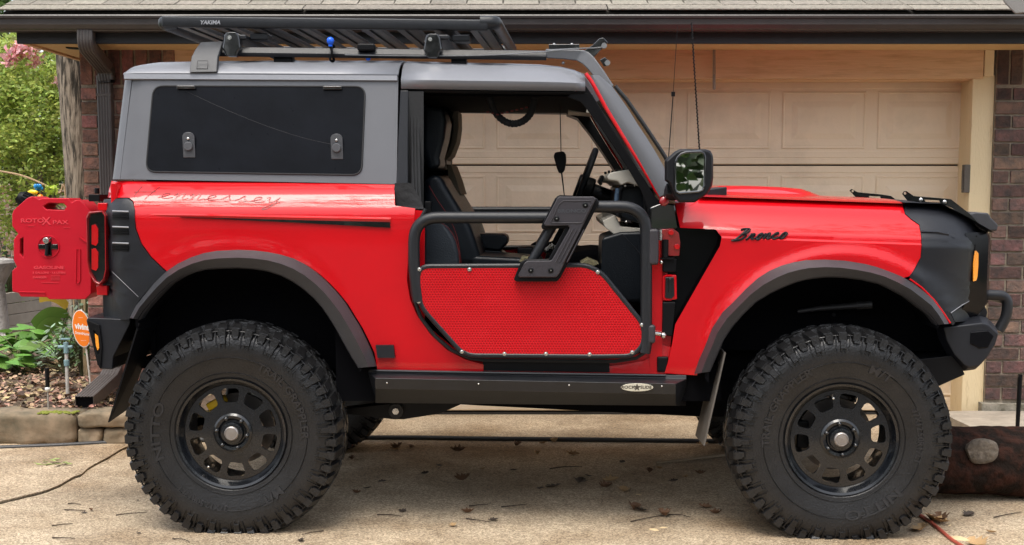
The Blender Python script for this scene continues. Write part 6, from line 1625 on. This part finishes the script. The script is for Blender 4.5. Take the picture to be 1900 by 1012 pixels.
for k in range(4):
    z0_ = .10 + k * .105; loft(bm, [[p + nn * 0 + Vector((0, 0, z0_)), p + nn * .03 + Vector((0, 0, z0_)), p + nn * .03 + Vector((0, 0, z0_ + .098)), p + Vector((0, 0, z0_ + .098))] for p in (pa, pb)])
place('plank_wall', bm, PLK, 'low grey wall of horizontal planks behind the green plants', 'planter wall', bevel=.004, smooth=0)
bm = BM(); box2(bm, (-11, 17, -.03), (-2, 17.2, 1.55)); BW = mat('far_brick', (.20, .11, .08), .9); n_ = BW.node_tree
bt = n_.nodes.new('ShaderNodeTexBrick'); bt.inputs['Scale'].default_value = 4; bt.inputs['Color1'].default_value = (.22, .12, .085, 1); bt.inputs['Color2'].default_value = (.15, .09, .07, 1); bt.inputs['Mortar'].default_value = (.3, .26, .21, 1); bt.inputs['Row Height'].default_value = .3
mp = n_.nodes.new('ShaderNodeMapping'); mp.inputs['Rotation'].default_value = (R(90), 0, 0); tc = n_.nodes.new('ShaderNodeTexCoord'); n_.links.new(tc.outputs['Object'], mp.inputs[0]); n_.links.new(mp.outputs[0], bt.inputs[0]); n_.links.new(bt.outputs[0], n_.nodes['Principled BSDF'].inputs['Base Color'])
place('boundary_wall', bm, BW, 'low brick boundary wall far behind the shrubs', 'wall', bevel=.01)
# ------------------------------------------------------------------ trees
BARK = mat('grey_bark', (.26, .21, .16), .95, bump=2, bscale=16, detail=10, var=.6, vscale=9, stretch=(3.5, 3.5, .5), col2=(.035, .028, .02), ramp=(.42, .54))
def leafcloud(bm, blobs, n, size, rr, asp=.5):
    tot = sum(b[1][0] * b[1][1] * b[1][2] for b in blobs)
    for c_, s in blobs:
        for i in range(int(n * s[0] * s[1] * s[2] / tot)):
            while True:
                v = Vector((rr.uniform(-1, 1), rr.uniform(-1, 1), rr.uniform(-1, 1)))
                if .35 < v.length < 1: break
            p = Vector((c_[0] + v.x * s[0], c_[1] + v.y * s[1], c_[2] + v.z * s[2]))
            if noise.noise(p * (1.1 / max(s[0], .3)) * 2.2) < -.12: continue
            L_ = size * rr.uniform(.6, 1.3); a = Vector((rr.gauss(0, 1), rr.gauss(0, 1), rr.gauss(0, .6))).normalized(); b = a.orthogonal().normalized(); b = Matrix.Rotation(rr.uniform(0, 6.28), 3, a) @ b
            m0, m1 = p + a * L_ * .5 + b * L_ * asp * .5, p + a * L_ * .5 - b * L_ * asp * .5
            bm.faces.new([bm.verts.new(q_) for q_ in (p, m0, p + a * L_, m1)])
def tree(name, base, h, r, blobs, n, size, m, label, cat, stems=1, group=None, seed=1, flowers=None):
    rr = random.Random(seed); e = empty(name, base, label, cat, 0, group); bm = BM()
    for s in range(stems):
        a = rr.uniform(0, 6.28); d = .0 if stems == 1 else .12; p0 = Vector((d * math.cos(a), d * math.sin(a), -.05))
        tgt = blobs[s % len(blobs)]; q = Vector(tgt[0]); m1 = p0.lerp(q, .5) + Vector((rr.uniform(-.1, .1), rr.uniform(-.1, .1), .1)) * (1 if stems > 1 else .5)
        tube(bm, catmull([p0, m1, q], 6), lambda t: r * (1 - .7 * t), n=12)
    if stems == 1:
        for c_, s in blobs: q = Vector(c_); z0 = min(h * .5, q.z * .6); tube(bm, catmull([Vector((0, 0, z0)), Vector((q.x * .4, q.y * .4, (z0 + q.z) / 2)), q], 4), lambda t: r * .4 * (1 - .8 * t), n=8)
    obj('trunk', bm, BARK, e, smooth=60)
    bm = BM(); leafcloud(bm, blobs, n, size, rr); obj('crown', bm, m, e, smooth=0)
    if flowers:
        bm = BM(); 
        for c_, s, k in flowers: leafcloud(bm, [(c_, s)], k, .05, rr, 1)
        obj('blossom', bm, mat('pink_blossom', (.90, .50, .52), .6, island=.35, trans=.3), e, smooth=0)
    return e
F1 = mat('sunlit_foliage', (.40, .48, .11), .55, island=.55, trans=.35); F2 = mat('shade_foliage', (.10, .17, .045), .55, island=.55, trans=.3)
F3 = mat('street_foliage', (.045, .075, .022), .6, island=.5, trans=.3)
def rel(px, py, Y, b): return tuple(W(px, py, Y) - Vector(b))
b = (W(60, 400, 13.5).x, 13.5, 0)
blobs = [(rel(20, 150, 13.6, b), (.75, .6, .5)), (rel(95, 130, 13.4, b), (.6, .5, .45)), (rel(60, 210, 13.2, b), (.7, .6, .5)), (rel(10, 250, 13.6, b), (.7, .6, .5)), (rel(105, 230, 13.3, b), (.5, .5, .5)), (rel(40, 300, 13.2, b), (.55, .5, .4)), (rel(110, 300, 13.5, b), (.4, .4, .35)), (rel(-40, 180, 13.6, b), (.6, .5, .6)), (rel(20, 385, 13.4, b), (.5, .4, .3)), (rel(75, 380, 13.6, b), (.35, .3, .25)), (rel(-20, 430, 13.5, b), (.4, .3, .25))]
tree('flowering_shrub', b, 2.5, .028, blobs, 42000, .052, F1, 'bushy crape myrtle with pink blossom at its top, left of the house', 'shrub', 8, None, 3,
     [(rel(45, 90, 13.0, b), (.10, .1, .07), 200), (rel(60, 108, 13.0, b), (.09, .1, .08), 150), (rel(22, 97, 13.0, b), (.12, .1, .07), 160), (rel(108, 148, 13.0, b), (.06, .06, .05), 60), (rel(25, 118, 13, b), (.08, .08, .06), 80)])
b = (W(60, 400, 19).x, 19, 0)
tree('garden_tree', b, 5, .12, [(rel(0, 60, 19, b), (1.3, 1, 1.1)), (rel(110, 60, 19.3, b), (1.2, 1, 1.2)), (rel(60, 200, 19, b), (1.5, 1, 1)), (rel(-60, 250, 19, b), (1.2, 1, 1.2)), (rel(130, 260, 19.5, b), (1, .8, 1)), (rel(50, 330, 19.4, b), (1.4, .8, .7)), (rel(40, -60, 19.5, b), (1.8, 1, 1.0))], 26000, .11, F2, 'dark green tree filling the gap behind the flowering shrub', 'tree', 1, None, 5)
b = (W(-10, 400, 11).x - .1, 11.2, 0)
plant('garden_shrub', Vector((W(12, 400, 13.9).x, 13.9, .15)), 360, .07, PD, 'dark leafy shrub beside the urn at the left edge', 'shrub', .30, .95, 1)
plant('garden_shrub', Vector((W(22, 540, 14.2).x, 14.2, .15)), 200, .06, F1, 'light green low shrub in front of the urn', 'shrub', .2, .35, 1)
plant('garden_shrub', Vector((W(150, 360, 9.2).x, 9.2, .15)), 120, .05, PV, 'spindly pale-leaved shrub between trunk and brick corner', 'shrub', .08, 1.32, 1)
# trunk beside the house: crown above the roof
b = Vector((W(140, 400, 10.6).x, 10.6, .1)); e = empty('shade_tree', b, 'straight grey-barked tree trunk right beside the house corner', 'tree')
bm = BM(); secs = []
for i in range(60):
    z = -.1 + 6 * i / 59; ring = []
    for k in range(30):
        a = 2 * math.pi * k / 30; rr_ = (.088 + .05 * max(0, .4 - z)) * (1 + .16 * abs(noise.noise(Vector((math.cos(a) * 3.5, math.sin(a) * 3.5, z * 1.2)))) + .08 * noise.noise(Vector((math.cos(a) * 9, math.sin(a) * 9, z * 5))))
        ring.append((rr_ * math.cos(a) + .03 * math.sin(z * 1.5), rr_ * math.sin(a), z))
    secs.append(ring)
loft(bm, secs); obj('trunk', bm, BARK, e, smooth=60)
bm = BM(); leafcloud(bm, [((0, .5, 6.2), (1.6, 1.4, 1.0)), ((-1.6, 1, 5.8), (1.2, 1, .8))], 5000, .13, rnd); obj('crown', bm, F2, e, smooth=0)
# across the street, behind the photographer: what the paint, the glass and the mirror reflect
for i, (x, y, s) in enumerate([(-24, -17, 1.9), (-15, -15.5, 1.7), (-7.5, -16.5, 1.8), (-.5, -15, 1.6), (6.5, -16, 1.75), (14, -15.5, 1.85), (23, -17, 1.9)]):
    blobs = [((0, 0, 4.6 * s), (2.6 * s, 1.6 * s, 1.5 * s)), ((-1.8 * s, .3, 3.2 * s), (1.6 * s, 1.3 * s, 1.3 * s)), ((1.9 * s, -.2, 3.4 * s), (1.7 * s, 1.3 * s, 1.3 * s)), ((.3 * s, 0, 2.2 * s), (2.2 * s, 1.2 * s, 1.1 * s)), ((.2, 0, 1.0), (2.6 * s, 1.2, 1.2))]
    tree('street_tree', (x, y, 0), 5, .2, blobs, 11000, .32, F3, ['broad', 'round', 'tall', 'small', 'full', 'wide', 'spreading'][i] + ' green tree across the street behind the viewpoint, ' + ['at the far left', 'second from the left', 'left of the sign post', 'in the middle', 'just right of the middle one', 'second from the right', 'at the far right'][i], 'tree', 1, 'trees across the street', 20 + i)
e = empty('hedge', (0, -20.5, 0), 'unseen tall hedge added behind the street trees to darken the mirror reflection', 'hedge')
bm = BM(); leafcloud(bm, [((x, 0, 1.8), (3.2, .9, 2.2)) for x in range(-32, 33, 3)], 16000, .5, random.Random(5)); obj('foliage', bm, F3, e, smooth=0)  # added out of view to close pale gaps in the mirror
bm = BM()
for x in range(-30, 31, 6): tube(bm, [(x, 0, -.05), (x, 0, 2.5)], .06, n=6)
obj('stem', bm, BARK, e)
e = empty('street_sign_post', (2.2, -9, 0), 'pale post with a small green sign across the street', 'sign')
bm = BM(); cyl(bm, (0, 0, 0), (0, 0, 4.2), .06); obj('post', bm, mat('pale_post', (.5, .5, .46), .6), e)
bm = BM(); box(bm, (0, .08, 2.2), (.9, .02, .2)); obj('sign_panel', bm, mat('sign_green', (.01, .35, .22), .5), e, bevel=.005)
tb2 = (-7.5, 1.0, 0)  # unseen canopy placed between sun and car to break up highlights
tree('overhanging_tree', tb2, 8, .22, [((4.2, 1.6, 7.6), (1.6, 1.5, .7)), ((6.6, 2.4, 8.0), (1.7, 1.6, .7)), ((9.2, 1.9, 7.7), (1.7, 1.5, .7)), ((11.6, 2.6, 8.2), (1.5, 1.5, .7)), ((1.8, .6, 7.2), (1.6, 1.4, .8)), ((.0, 0, 7.8), (1.6, 1.6, 1.0))], 9500, .17, F2, 'unseen tree left of the viewpoint, limbs set over the driveway to break up reflections', 'tree', 1, None, 41)
